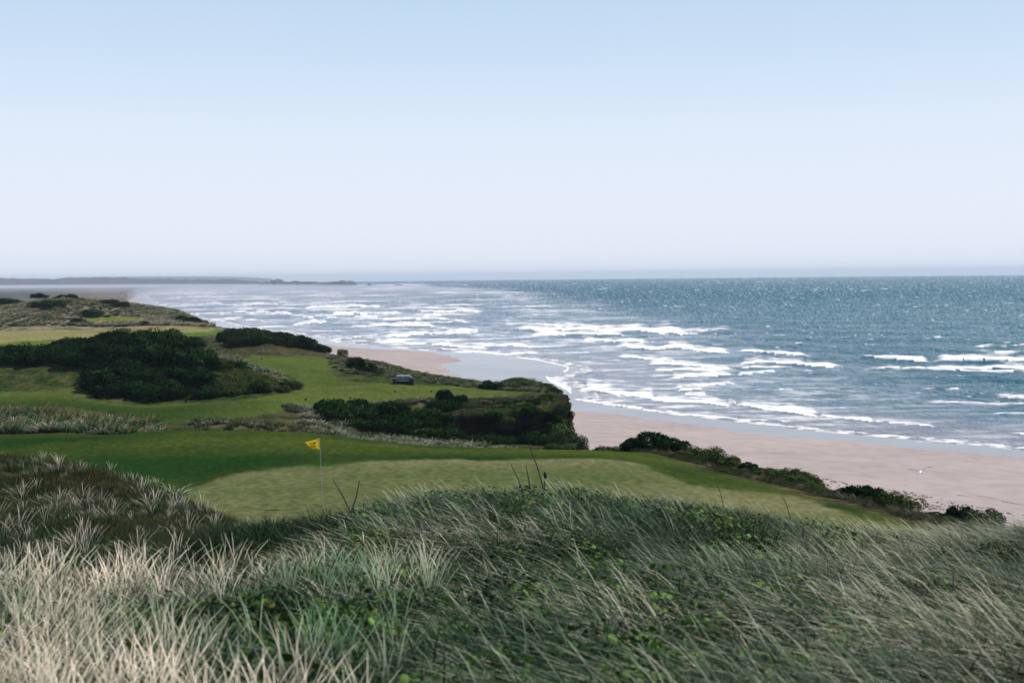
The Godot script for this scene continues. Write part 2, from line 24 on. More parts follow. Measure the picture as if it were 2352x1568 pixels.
const EDGE := [3.69, -60.62, 0.6, 0.41, 3, 4.25, -60.16, 0.32, 0.22, 3, 4.29, -59.84, 0.81, 0.49, 2, 4.58, -59.86, 0.81, 0.6, 0, 4.88, -59.65, 0.65, 0.44, 2, 4.73, -59.32, 0.77, 0.65, 0, 5.11, -59.09, 0.6, 0.5, 2, 5.52, -58.02, 0.45, 0.25, 2, 5.77, -57.66, 0.35, 0.21, 2, 6.33, -57.4, 0.58, 0.31, 0, 5.8, -57.54, 0.59, 0.46, 2, 6.69, -56.8, 0.37, 0.27, 3, 6.79, -56.06, 0.52, 0.42, 0, 6.83, -56.51, 0.39, 0.29, 2, 7.44, -55.93, 0.55, 0.41, 3, 7.43, -55.39, 0.8, 0.55, 2, 7.4, -55.03, 0.47, 0.35, 3, 7.38, -54.79, 0.9, 0.57, 2, 7.87, -54.39, 0.47, 0.29, 2, 8.34, -54.14, 0.36, 0.22, 3, 8.61, -53.46, 0.37, 0.26, 3, 8.41, -53.36, 0.55, 0.41, 2, 8.54, -52.97, 0.57, 0.3, 0, 8.32, -52.54, 0.84, 0.44, 3, 8.8, -52.38, 0.86, 0.53, 3, 8.66, -51.36, 0.51, 0.34, 2, 9.1, -50.8, 0.31, 0.2, 2, 9.63, -50.97, 0.32, 0.25, 0, 9.37, -50.27, 0.43, 0.32, 0, 9.42, -49.72, 0.51, 0.37, 0, 9.33, -49.57, 0.57, 0.48, 2, 9.79, -48.49, 0.49, 0.34, 3, 10.01, -48.61, 0.34, 0.22, 0, 9.97, -47.91, 0.56, 0.38, 0, 10.34, -47.26, 0.39, 0.25, 0, 10.17, -47.05, 0.35, 0.2, 3, 10.52, -47.06, 0.36, 0.24, 2, 10.41, -45.88, 0.55, 0.4, 2, 10.48, -46.1, 0.76, 0.41, 2, 11.3, -45.31, 0.84, 0.46, 2, 11.49, -45.06, 0.79, 0.49, 2, 11.41, -43.64, 0.47, 0.26, 2, 11.1, -44.17, 0.56, 0.4, 2, 11.44, -43.03, 0.54, 0.43, 2, 11.3, -43.4, 0.32, 0.18, 0, 10.91, -42.26, 0.56, 0.32, 3, 11.3, -41.62, 0.45, 0.27, 3, 12.15, -40.95, 0.29, 0.17, 0, 12.54, -40.48, 0.78, 0.59, 0, 12.39, -40.88, 0.66, 0.43, 2, 12.75, -39.68, 0.34, 0.24, 0, 12.74, -39.95, 0.88, 0.68, 0, 13.17, -39.2, 0.47, 0.29, 2, 12.92, -38.28, 0.79, 0.57, 3, 13.26, -38.17, 0.78, 0.52, 3, 13.95, -37.59, 0.44, 0.3, 2, 13.95, -37.21, 0.34, 0.17, 0, 14.06, -36.61, 0.31, 0.2, 0, 14.01, -36.22, 0.35, 0.22, 3, 14.01, -35.61, 0.32, 0.18, 0, 14.96, -35.59, 0.48, 0.25, 3, 14.7, -35.06, 0.8, 0.63, 2, 15.3, -34.9, 0.36, 0.21, 2, 15.37, -34.98, 0.68, 0.36, 2, 16.13, -34.59, 0.45, 0.24, 2]
const LIPBUSH := [-4.02, -85.87, 0.46, 0.27, 0, -3.39, -85.88, 0.58, 0.38, 3, -3.22, -85.67, 0.6, 0.34, 2, -2.69, -86.24, 0.62, 0.35, 3, -1.97, -85.78, 0.46, 0.25, 2, -1.95, -86.17, 0.6, 0.26, 1, -1.43, -86.2, 0.65, 0.38, 3, -0.67, -85.98, 0.42, 0.18, 0, -0.27, -85.99, 0.64, 0.27, 2, -0.18, -86.41, 0.58, 0.36, 1, 0.61, -86.96, 0.43, 0.21, 0, 1.14, -86.51, 0.6, 0.36, 3, 1.38, -87.57, 0.32, 0.13, 0, 1.63, -87.19, 0.73, 0.41, 0, 1.88, -87.51, 0.59, 0.33, 3, 2.3, -88.29, 0.57, 0.23, 3, 2.35, -88.84, 0.38, 0.22, 2, 2.44, -89.55, 0.66, 0.44, 3, 2.39, -89.81, 0.66, 0.36, 3, 2.5, -90.08, 0.5, 0.3, 3, 2.65, -90.32, 0.72, 0.48, 0, 2.92, -90.61, 0.7, 0.48, 3, 2.99, -91.46, 0.56, 0.39, 3, 2.76, -91.94, 0.54, 0.31, 1, 3.16, -92.67, 0.33, 0.18, 3, 3.04, -92.72, 0.61, 0.31, 2, 3.24, -93.09, 0.73, 0.34, 3, 2.95, -93.64, 0.36, 0.24, 1, 3.28, -94.07, 0.5, 0.29, 2, 3.25, -94.46, 0.58, 0.24, 3, 3.35, -95.45, 0.33, 0.13, 1, 3.14, -95.31, 0.63, 0.28, 0, 3.46, -95.82, 0.64, 0.44, 0, 3.47, -96.35, 0.51, 0.25, 0, 3.49, -97.02, 0.48, 0.25, 1, 3.47, -97.11, 0.39, 0.19, 3, 3.48, -97.7, 0.42, 0.28, 3, 3.41, -98.32, 0.56, 0.34, 1, 3.36, -98.35, 0.56, 0.39, 2, 3.25, -99.17, 0.67, 0.29, 3, 3.42, -99.58, 0.63, 0.33, 0, 3.14, -99.83, 0.72, 0.3, 3, 2.93, -100.24, 0.36, 0.19, 3, 2.96, -100.66, 0.41, 0.2, 0, 2.94, -101.07, 0.55, 0.36, 0, 2.81, -101.56, 0.32, 0.21, 3, 2.93, -101.82, 0.43, 0.28, 1, 2.96, -102.05, 0.38, 0.24, 1, 2.54, -103.19, 0.39, 0.23, 3, 2.64, -103.6, 0.52, 0.21, 2, 2.51, -103.78, 0.46, 0.22, 3, 2.42, -104.25, 0.31, 0.16, 1]
const SKIRT := [-22.65, -94.16, 0.67, 0.55, 3, -21.31, -98.76, 0.77, 0.5, 2, -23.99, -97.63, 0.73, 0.49, 3, -23.13, -96.02, 0.63, 0.52, 3, -24.6, -98.62, 0.73, 0.57, 3, -20.88, -95.16, 0.88, 0.65, 3, -19.8, -97.95, 0.76, 0.51, 2, -25.1, -96.83, 0.8, 0.69, 3, -22.02, -97.07, 0.79, 0.5, 3, -20.11, -96.85, 0.69, 0.5, 2, -24.63, -100.22, 0.93, 0.59, 3, -23.83, -94.77, 0.96, 0.73, 3, -23.5, -99.96, 0.67, 0.55, 3, -22.51, -98.58, 0.7, 0.55, 3, -21.89, -95.96, 0.84, 0.6, 3, -19.37, -95.85, 0.83, 0.65, 3, -24.61, -95.58, 0.91, 0.6, 3, -23.17, -93.18, 0.96, 0.63, 3, -25.48, -97.89, 0.7, 0.61, 3, -20.94, -97.69, 0.96, 0.65, 2]
const SHRUBS := [
	[6, -56, 0.95, 0.7, 0, "left lobe of the broad dark green gorse on the bluff edge"],
	[6.89, -56, 1.3, 0.95, 0, "tall rounded dark green gorse standing out against the beach sand"],
	[7.65, -54.5, 1.1, 0.72, 0, "dark green gorse sloping down to the right on the bluff edge"],
	[8.32, -52.5, 0.85, 0.6, 3, "low reddish leafy shrub between the gorse and the yellow topped shrub"],
	[8.83, -50, 0.8, 0.8, 3, "rounded shrub with yellow green top on the bluff edge"],
	[9.28, -49, 0.75, 0.6, 3, "smaller leafy shrub right against the yellow topped shrub"],
	[11.22, -46, 0.45, 0.5, 3, "upper small bush of the dark clump beside the pale sand patch"],
	[11.38, -45, 0.5, 0.6, 2, "dark leafy bush in the middle of the clump above the beach"],
	[11.4, -43.5, 0.45, 0.5, 3, "lowest bush of the dark clump beside the pale sand patch"],
	[11.52, -42.5, 0.35, 0.26, 2, "low leafy sprig left of the pale sand gap"],
	[12.08, -41.5, 0.5, 0.32, 2, "low leafy hedge bush right of the pale sand gap"],
	[12.6, -40.5, 0.5, 0.26, 2, "low leafy hedge bush sloping down above the beach"],
	[13.06, -38.8, 0.4, 0.2, 2, "small low bush on the green bank between hedge and large dark shrub"],
	[14.48, -36.5, 0.6, 0.6, 0, "left half of the wide dark spiky shrub at far right above the sand"],
	[15.07, -36.3, 0.75, 0.75, 0, "middle of the wide dark spiky shrub at far right above the sand"],
	[15.53, -36, 0.55, 0.5, 0, "right end of the wide dark spiky shrub at far right above the sand"],
	[3.24, -73, 1.2, 1.5, 2, "large grey green bush below the cliff tip"],
	[3.92, -71, 1, 1, 2, "low bush at the outer foot of the cliff bush beside the sand"],
	[2.65, -75, 1, 1, 2, "bush at the foot of the dark cliff face"],
	[1.85, -52.5, 0.55, 0.4, 2, "low blue green bush at the back edge of the putting green"],
	[2.49, -52, 0.6, 0.38, 2, "low blue green bush right of its twin behind the putting green"],
	[4.01, -59, 0.7, 0.5, 2, "low green bush filling the gully mouth"],
	[4.72, -58.5, 0.7, 0.5, 2, "low green bush between gully mouth and gorse"],
	[5.31, -58, 0.6, 0.55, 3, "brownish bush at the left foot of the gorse"],
	[-2.32, -105, 0.9, 0.8, 0, "dark round bush right of the bench on the plateau edge"],
	[-1.36, -104, 0.7, 0.6, 0, "second dark bush right of the bench on the plateau edge"],
	[0.14, -104, 0.8, 0.55, 2, "low bush near the tip of the promontory"],
	[1.44, -103, 0.9, 0.6, 2, "low bush crowning the cliff tip"],
	[2.84, -100, 0.9, 0.5, 2, "green bush hanging over the cliff corner"],
	[-16.63, -121, 1.3, 1.2, 0, "dark bush on the grassy bank left of the bench"],
	[-15.04, -117, 1.2, 1, 0, "dark bush just behind the left end of the bench"],
	[-13.48, -114.5, 0.9, 0.8, 2, "leafy bush directly behind the bench"],
	[-21.88, -146, 1, 1, 2, "small round bush alone on the bluff edge against the beach"],
	[-5.85, -86.6, 1, 0.7, 1, "low bush left on the bare strip under the plateau lip"],
	[-4.59, -86.4, 1.1, 0.7, 0, "low bush in the middle of the bare strip under the plateau lip"],
	[-3.34, -86.6, 1, 0.6, 2, "low bush right on the bare strip under the plateau lip"],
	[-2.09, -86.8, 0.9, 0.5, 1, "lowest bush right on the bare strip above the cliff"],
	[-5.36, -89, 0.9, 1, 0, "dark bush on the lip of the plateau above the cliff"],
	[-4.24, -89, 0.8, 0.7, 0, "dark bush on the plateau lip right of its neighbour"],
	[-104.82, -236, 3, 1.8, 0, "dark bush at the left picture edge on the far dunes"],
	[-102.69, -236, 2.2, 1.2, 0, "dark bush beside the left edge bush on the far dunes"],
	[-91.83, -222, 3, 1.3, 1, "wide green bush on the flank of the far dune"],
	[-91.43, -226, 2.5, 1.2, 1, "green bush below the dune crest"],
	[-93.13, -236, 1.8, 0.8, 0, "dark bush left on the far dune crest"],
	[-91.92, -237, 1.8, 1, 0, "dark bush right on the far dune crest"],
	[-83.2, -225, 2.4, 1.4, 1, "green bush behind the far tee"],
	[-85.45, -243, 2.2, 1.3, 1, "green bush near the seaward end of the far dunes"],
	[-83.45, -243, 2.2, 1.3, 1, "last green bush of the far dunes above the beach"],
	[-64.33, -222, 2, 1.3, 0, "dark bush on the low headland by the far green"],
	[-61.37, -218, 1.9, 1.2, 0, "dark bush second on the low headland by the far green"],
	[-58.56, -214, 1.6, 0.9, 0, "dark bush at the tip of the low headland by the far green"],
	[-74.81, -196, 1.8, 1, 0, "dark bush in front of the far tee"],
	[-63.52, -196, 1.4, 0.8, 0, "small dark bush behind the far green"]]
const TUSSOCKS := [
	[-7.47, -24.5, 0.55, "tall pale tussock standing on the near brown slope beside the green"],
	[-15.53, -67, 0.55, "tallest pale fan shaped tussock below the plateau"],
	[-16.31, -67, 0.42, "pale tussock left of the fan shaped one"],
	[-17.16, -67, 0.42, "pale tussock in the middle of the short row"],
	[-18.01, -67, 0.4, "pale tussock at the left end of the short row"],
	[-2.77, -76, 0.55, "pale rounded tussock at the foot of the dark shrub face"],
	[2.21, -66, 0.6, "pale grassy tussock below the cliff tip"],
	[2.93, -66, 0.5, "pale tussock right beside the one below the cliff tip"],
	[-8.15, -77, 0.5, "pale tussock at the lower edge of the dark shrub face"],
	[-7.04, -77, 0.4, "small pale tussock between two larger ones under the shrub face"],
	[-13.02, -77, 0.7, "straw tussock at the left end of the dark shrub face"],
	[-12.19, -77, 0.6, "straw tussock second from the left end of the shrub face"],
	[-21.56, -96, 0.6, "pale tussock at the right foot of the black thicket"],
	[-24.95, -100, 0.7, "whitish tussock on the right slope of the thicket mound"],
	[-23.96, -102, 0.6, "whitish tussock crowning the right end of the thicket mound"]]
const Z_LEFT_SLOPE := [-6.64, -11, -16.8, -28, -12.28, -27, -10.32, -27, -8.38, -27, -6.7, -26.5, -5.3, -24.5, -4.16, -18, -3.35, -12.5, -3.43, -11, -4.23, -11]
const Z_TALL_ROW := [-33.36, -57.5, -41.15, -71, -32.16, -71, -29.08, -71, -25.38, -70, -21.03, -67, -19.05, -61, -20.87, -57.5]
const Z_FACE_EDGE := [-15.89, -85, -13.4, -82, -10.86, -78.5, -7.6, -77, -2.51, -75, 3.53, -66, 3.52, -58, 1.03, -60, -3.65, -66, -10.2, -70, -13.99, -74]
const Z_DUNES := [-114.67, -193, -148.3, -250, -112.35, -250, -98.82, -250, -93.22, -262, -88.35, -270, -72.53, -252, -58.34, -222, -52.57, -200, -65.68, -192, -85.97, -191]
const Z_MOUND_GRASS := [-32.31, -112, -25.83, -110, -19.21, -103, -19.33, -97, -23.25, -93, -26.6, -98, -28.93, -104]
const Z_BENCH_EDGE := [-23.08, -142, -16.96, -138, -10.62, -122, -4.16, -114, 1.91, -108, 4.33, -101, 3.18, -94, 1.38, -99, -2.73, -106, -8.7, -109, -12.87, -111, -16.92, -114, -20.34, -125]
const Z_RIGHT_BANK := [3.64, -60, 7.18, -57, 9.56, -52, 11.03, -47, 11.52, -42.5, 14.28, -36.5, 16.16, -33, 15.19, -31, 13.31, -34, 12.06, -37, 10.85, -40, 9.86, -42, 8.55, -46.5, 7.09, -50.5, 5.73, -55]
const Z_LIP := [-16.87, -83, -14.05, -86, -4.82, -88, 2.91, -91, 4.33, -97, 3.01, -94, -0.38, -92, -11.19, -88, -15.98, -80]
const Z_GULLY := [-17.9, -58, -12.01, -60, -5.5, -60, 3.09, -58, 3.84, -72, -6.59, -72, -14.4, -72, -20.13, -72]
const Z_RIDGE_EDGE := [-35.61, -143, -42.2, -150, -54.1, -150, -66.71, -148, -82.71, -148, -78.22, -140, -63.11, -140, -41.89, -140, -35.34, -142]
const FLAG := Vector2(-5.97, -35)
const BENCH := Vector2(-9.9, -103)
const GULL := Vector3(23.13, 12.73, -64)
const TEE_MARKERS := [-9.95, -96.19, -6.99, -97.5, -13.02, -90.88, -16.42, -89.84, -16.67, -82.07, -26.98, -122.31, -32.32, -139.27]
const MARKER := [-25.91, -89.64]
const TREE := Vector2(-96.03, -234)
const SIGN := Vector2(-83.79, -232)
const FARBENCH := Vector2(-86.85, -220)
const STALKS_A := [-1.969, 21.176, -13.6, -2.184, 21.597, -13.6, -1.964, 21.176, -13.6, -1.858, 21.564, -13.6]
const STALKS_B := [0.378, 21.373, -13.8, 0.188, 21.981, -13.8, 0.151, 21.264, -13.8, -0.025, 21.711, -13.8, 0.202, 21.35, -13.8, 0.155, 21.689, -13.8, 0.341, 21.222, -13.8, 0.389, 21.576, -13.8]
const STALKS_C := [2.611, 21.128, -14, 2.504, 21.483, -14, 3.343, 21.072, -13.6, 3.228, 21.363, -13.6]
const PALE := [30.21, -113.72, 31.84, -115.91, 32.87, -116.55, 33.92, -115.79, 35.29, -113.44, 35.82, -111.22, 31.73, -108.31, 29.01, -108.45]
const TRACKS := [45.78, -117.09, 47.96, -115.15, 50.61, -111.75, 55.29, -105.14]
const TRACKS_INNER := [45.76, -115.95, 47.74, -113.62, 50.06, -110.52, 54.54, -103.7]
const WEED := [32.37, -126.2, 34.32, -126.62, 36.27, -123.86, 40.62, -118.16, 43.14, -113.47, 45.83, -108.11, 47.95, -104.16, 42.76, -102.59, 38.91, -107.47, 35.5, -112.78, 33.34, -119.76]
const ROCKS := [
	[-861.9, -4038.4, 64, 15.3, "low left end of the offshore rock reef"],
	[-821, -3987.8, 57.4, 22.3, "tallest dome shaped rock of the offshore reef"],
	[-739.1, -3852.2, 105.4, 16.6, "long flat rock right of the dome shaped rock"],
	[-664.5, -3744.3, 86.3, 16.2, "long flat rock in the middle of the offshore reef"],
	[-597.3, -3662.3, 44.8, 12.5, "small low rock of the offshore reef"],
	[-560, -3616.7, 46.9, 15.6, "rounded rock left of the last big one on the reef"],
	[-527.6, -3608.9, 70.2, 16.9, "last big rounded rock at the right end of the reef"],
	[-465.4, -3713.1, 14.7, 7.4, "small pointed sea stack standing alone in open water"],
	[-363.3, -3666.3, 29, 3.3, "flat rock barely above water farthest out to sea"]]
const HEADLAND := [-2469.5, 42.5, -2083.4, 38.6, -1929.2, 30.9, -1882.7, 35.1, -1851.9, 30.2, -1774.7, 27.8, -1700.3, 34.8, -1651.1, 28.2, -1596.8, 33.8, -1542.8, 33.2, -1481.1, 28, -1434.8, 26, -1388.5, 24.8, -1334.4, 25.8, -1311.2, 23.2, -1234, 21.7, -1172.2, 21.1, -1102.6, 21.9, -1064.2, 14.6, -1002.4, 10.9, -979.4, 6]
const FARHILL := [-3473.1, 55.5, -3314.9, 57.1, -2903.9, 56.2, -2524.5, 52.4, -2176.9, 44.2, -1987.4, 31.2]
const CLIFFLINE := [-5.87, -84.6, -3.11, -84.6, -0.97, -84.8, 1.03, -85.4, 2.29, -86.4, 3.01, -89, 3.45, -94, 3.6, -99, 3.15, -104, 1.16, -111]

const A0 := -0.75
const A1 := 0.75
const NA := 1172
const NR := 800
const L0 := 0.5   # ln 1.65
const L1 := 8.55    # ln 5170

var rng := RandomNumberGenerator.new()
var height := PackedFloat32Array()
var inland := PackedFloat32Array()
var offshore_img: Image
var n_big := FastNoiseLite.new()
var n_mid := FastNoiseLite.new()
var n_fine := FastNoiseLite.new()
var used := {}
var regions := []

func _ready() -> void:
	rng.seed = 20240
	# camera
	var cam := Camera3D.new()
	cam.name = "camera"
	add_child(cam)
	cam.position = Vector3(0, 24, 0)
	cam.rotation_order = EULER_ORDER_YXZ
	cam.rotation_degrees = Vector3(-3.2449, 0, -0.5730)
	var lens := CameraAttributesPhysical.new()
	lens.frustum_focal_length = 40.0
	lens.frustum_focus_distance = 34.0
	lens.frustum_near = 0.1
	lens.frustum_far = 30000.0
	lens.exposure_aperture = 2.8
	cam.attributes = lens
	cam.fov = 33.40
	cam.near = 0.1
	cam.far = 30000.0
	# sky, air, exposure
	var env := Environment.new()
	env.background_mode = Environment.BG_SKY
	env.sky = Sky.new()
	env.sky.sky_material = make_sky()
	env.background_energy_multiplier = 1.0
	env.tonemap_mode = Environment.TONE_MAPPER_LINEAR
	env.tonemap_exposure = 1.3
	env.sdfgi_enabled = true
	env.ssao_enabled = true
	env.ssil_enabled = true
	env.fog_enabled = true
	env.fog_density = 0.00013
	env.volumetric_fog_enabled = true   # for the bank of sea spray over the far beach
	env.volumetric_fog_density = 0.0
	env.fog_light_color = Color(0.84, 0.92, 1.0)
	var we := WorldEnvironment.new()
	we.name = "world_environment"
	we.environment = env
	add_child(we)
	var sun := DirectionalLight3D.new()
	sun.name = "sun"
	sun.light_energy = 1.6
	sun.light_color = Color(1.0, 0.955, 0.9)
	sun.light_angular_distance = 0.5
	sun.shadow_enabled = true
	add_child(sun)
	sun.look_at_from_position(Vector3.ZERO, -Vector3(0.50, 0.83, -0.25))

	for v in [[n_big, 11, 0.03, 3], [n_mid, 12, 0.25, 3], [n_fine, 13, 1.4, 2]]:
		v[0].seed = v[1]
		v[0].frequency = v[2]
		v[0].fractal_octaves = v[3]
		v[0].noise_type = FastNoiseLite.TYPE_SIMPLEX_SMOOTH
	build_land()
	build_cliff()
	build_beach()
	build_sea()
	build_far()
	build_vegetation()
	build_things()


# ------------------------------------------------------------------ sky
func make_sky() -> PanoramaSkyMaterial:
	var h := 512
	var im := Image.create(1024, h, false, Image.FORMAT_RGBF)
	var stops := [[-90.0, Color(0.40, 0.42, 0.46)], [-0.5, Color(0.60, 0.63, 0.72)], [0.0, Color(0.63, 0.668, 0.745)], [3.0, Color(0.63, 0.672, 0.75)], [7.0, Color(0.575, 0.648, 0.748)], [10.5, Color(0.475, 0.588, 0.72)], [14.0, Color(0.395, 0.525, 0.685)], [22.0, Color(0.19, 0.31, 0.52)], [40.0, Color(0.075, 0.16, 0.36)], [90.0, Color(0.035, 0.09, 0.25)]]
	for y in h:
		var el := 90.0 - (y + 0.5) * 180.0 / h
		var c: Color = stops[0][1]
		for i in stops.size() - 1:
			if el >= stops[i][0]:
				var t: float = clampf((el - stops[i][0]) / (stops[i + 1][0] - stops[i][0]), 0, 1)
				c = stops[i][1].lerp(stops[i + 1][1], t)
		im.fill_rect(Rect2i(0, y, 1024, 1), c)
	var p := PanoramaSkyMaterial.new()
	p.panorama = ImageTexture.create_from_image(im)
	return p


# ------------------------------------------------------------------ helpers
func numbered(called: String) -> String:
	used[called] = used.get(called, -1) + 1
	return called if used[called] == 0 else "%s_%03d" % [called, used[called]]

func tag(o: Node, label: String, category := "", group := "", kind := "") -> void:
	if label: o.set_meta("label", label)
	if category: o.set_meta("category", category)
	if group: o.set_meta("group", group)
	if kind: o.set_meta("kind", kind)

func put(called: String, mesh: Mesh, m: Material, parent: Node = self) -> MeshInstance3D:
	var o := MeshInstance3D.new()
	o.name = numbered(called) if parent == self else called
	o.mesh = mesh
	o.material_override = m
	parent.add_child(o, true)
	return o

func thing(called: String, at: Vector3, label: String, category: String, group := "", turn := 0.0) -> Node3D:
	var o := Node3D.new()
	o.name = numbered(called)
	add_child(o)
	o.position = at
	o.rotation.y = turn
	tag(o, label, category, group)
	return o

func arr(v: PackedVector3Array, n: PackedVector3Array, c: PackedColorArray, i: PackedInt32Array) -> ArrayMesh:
	var a := []
	a.resize(Mesh.ARRAY_MAX)
	a[Mesh.ARRAY_VERTEX] = v
	if n.size(): a[Mesh.ARRAY_NORMAL] = n
	if c.size(): a[Mesh.ARRAY_COLOR] = c
	a[Mesh.ARRAY_INDEX] = i
	var m := ArrayMesh.new()
	m.add_surface_from_arrays(Mesh.PRIMITIVE_TRIANGLES, a)
	return m

func lin(r: float, g: float, b: float) -> Color:
	return Color(r, g, b).linear_to_srgb()

func matte(c: Color, vertex := true) -> StandardMaterial3D:
	var m := mat(c, 1.0, vertex)
	m.specular_mode = BaseMaterial3D.SPECULAR_DISABLED
	return m

func mat(c: Color, rough := 0.9, vertex := true) -> StandardMaterial3D:
	var m := StandardMaterial3D.new()
	m.albedo_color = c.linear_to_srgb()
	m.roughness = rough
	m.vertex_color_use_as_albedo = vertex
	m.metallic_specular = 0.35
	return m

func noise_tex(sd: int, freq: float, lo: float, hi: float, octaves := 5, normal := 0.0, size := 512) -> NoiseTexture2D:
	var n := FastNoiseLite.new()
	n.seed = sd
	n.frequency = freq
	n.fractal_octaves = octaves
	n.noise_type = FastNoiseLite.TYPE_SIMPLEX_SMOOTH
	var t := NoiseTexture2D.new()
	t.width = size
	t.height = size
	t.seamless = true
	t.noise = n
	if normal > 0.0:
		t.as_normal_map = true
		t.bump_strength = normal
	else:
		var g := Gradient.new()
		g.set_color(0, Color(lo, lo, lo))
		g.set_color(1, Color(hi, hi, hi))
		t.color_ramp = g
	return t

func tri(m: StandardMaterial3D, scale: float, world := true) -> void:
	m.uv1_triplanar = true
	m.uv1_world_triplanar = world
	m.uv1_scale = Vector3.ONE * scale

func poly(a: Array) -> PackedVector2Array:
	var p := PackedVector2Array()
	for i in range(0, a.size(), 2):
		p.append(Vector2(a[i], a[i + 1]))
	return p

func cliff_side(p: Vector2, l: PackedVector2Array) -> float:   # metres in front of the cliff's foot line
	var best := 1e18
	var sgn := 1.0
	for i in l.size() - 1:
		var d := l[i + 1] - l[i]
		var e := p - l[i]
		var q := e - d * clampf(e.dot(d) / d.length_squared(), 0.0, 1.0)
		if q.length_squared() < best:
			best = q.length_squared()
			sgn = 1.0 if e.dot(Vector2(-d.y, d.x)) > 0.0 else -1.0
	return sqrt(best) * sgn

func seg_dist(p: Vector2, l: PackedVector2Array) -> float:
	var best := 1e18
	for i in l.size() - 1:
		var a := l[i]
		var d := l[i + 1] - a
		var e := p - a
		var q := (e - d * clampf(e.dot(d) / d.length_squared(), 0.0, 1.0)).length_squared()
		if q < best: best = q
	return sqrt(best)

func grid_at(g: PackedFloat32Array, x: float, z: float) -> float:
	var u := (atan2(x, -z) - A0) / (A1 - A0) * NA - 0.5
	var v := (0.5 * log(x * x + z * z) - L0) / (L1 - L0) * NR - 0.5
	u = clampf(u, 0, NA - 1.001)
	v = clampf(v, 0, NR - 1.001)
	var i := int(u)
	var j := int(v)
	var k := j * NA + i
	var a := u - i
	return lerpf(lerpf(g[k], g[k + 1], a), lerpf(g[k + NA], g[k + NA + 1], a), v - j)

func ground(x: float, z: float) -> float:
	return grid_at(height, x, z)

func smooth(a: float, b: float, x: float) -> float:
	var t := clampf((x - a) / (b - a), 0.0, 1.0)
	return t * t * (3.0 - 2.0 * t)

func beach_y(s: float) -> float:   # s: metres inland of the water's edge
	return clampf(s * 0.03, -2.5, 3.4)


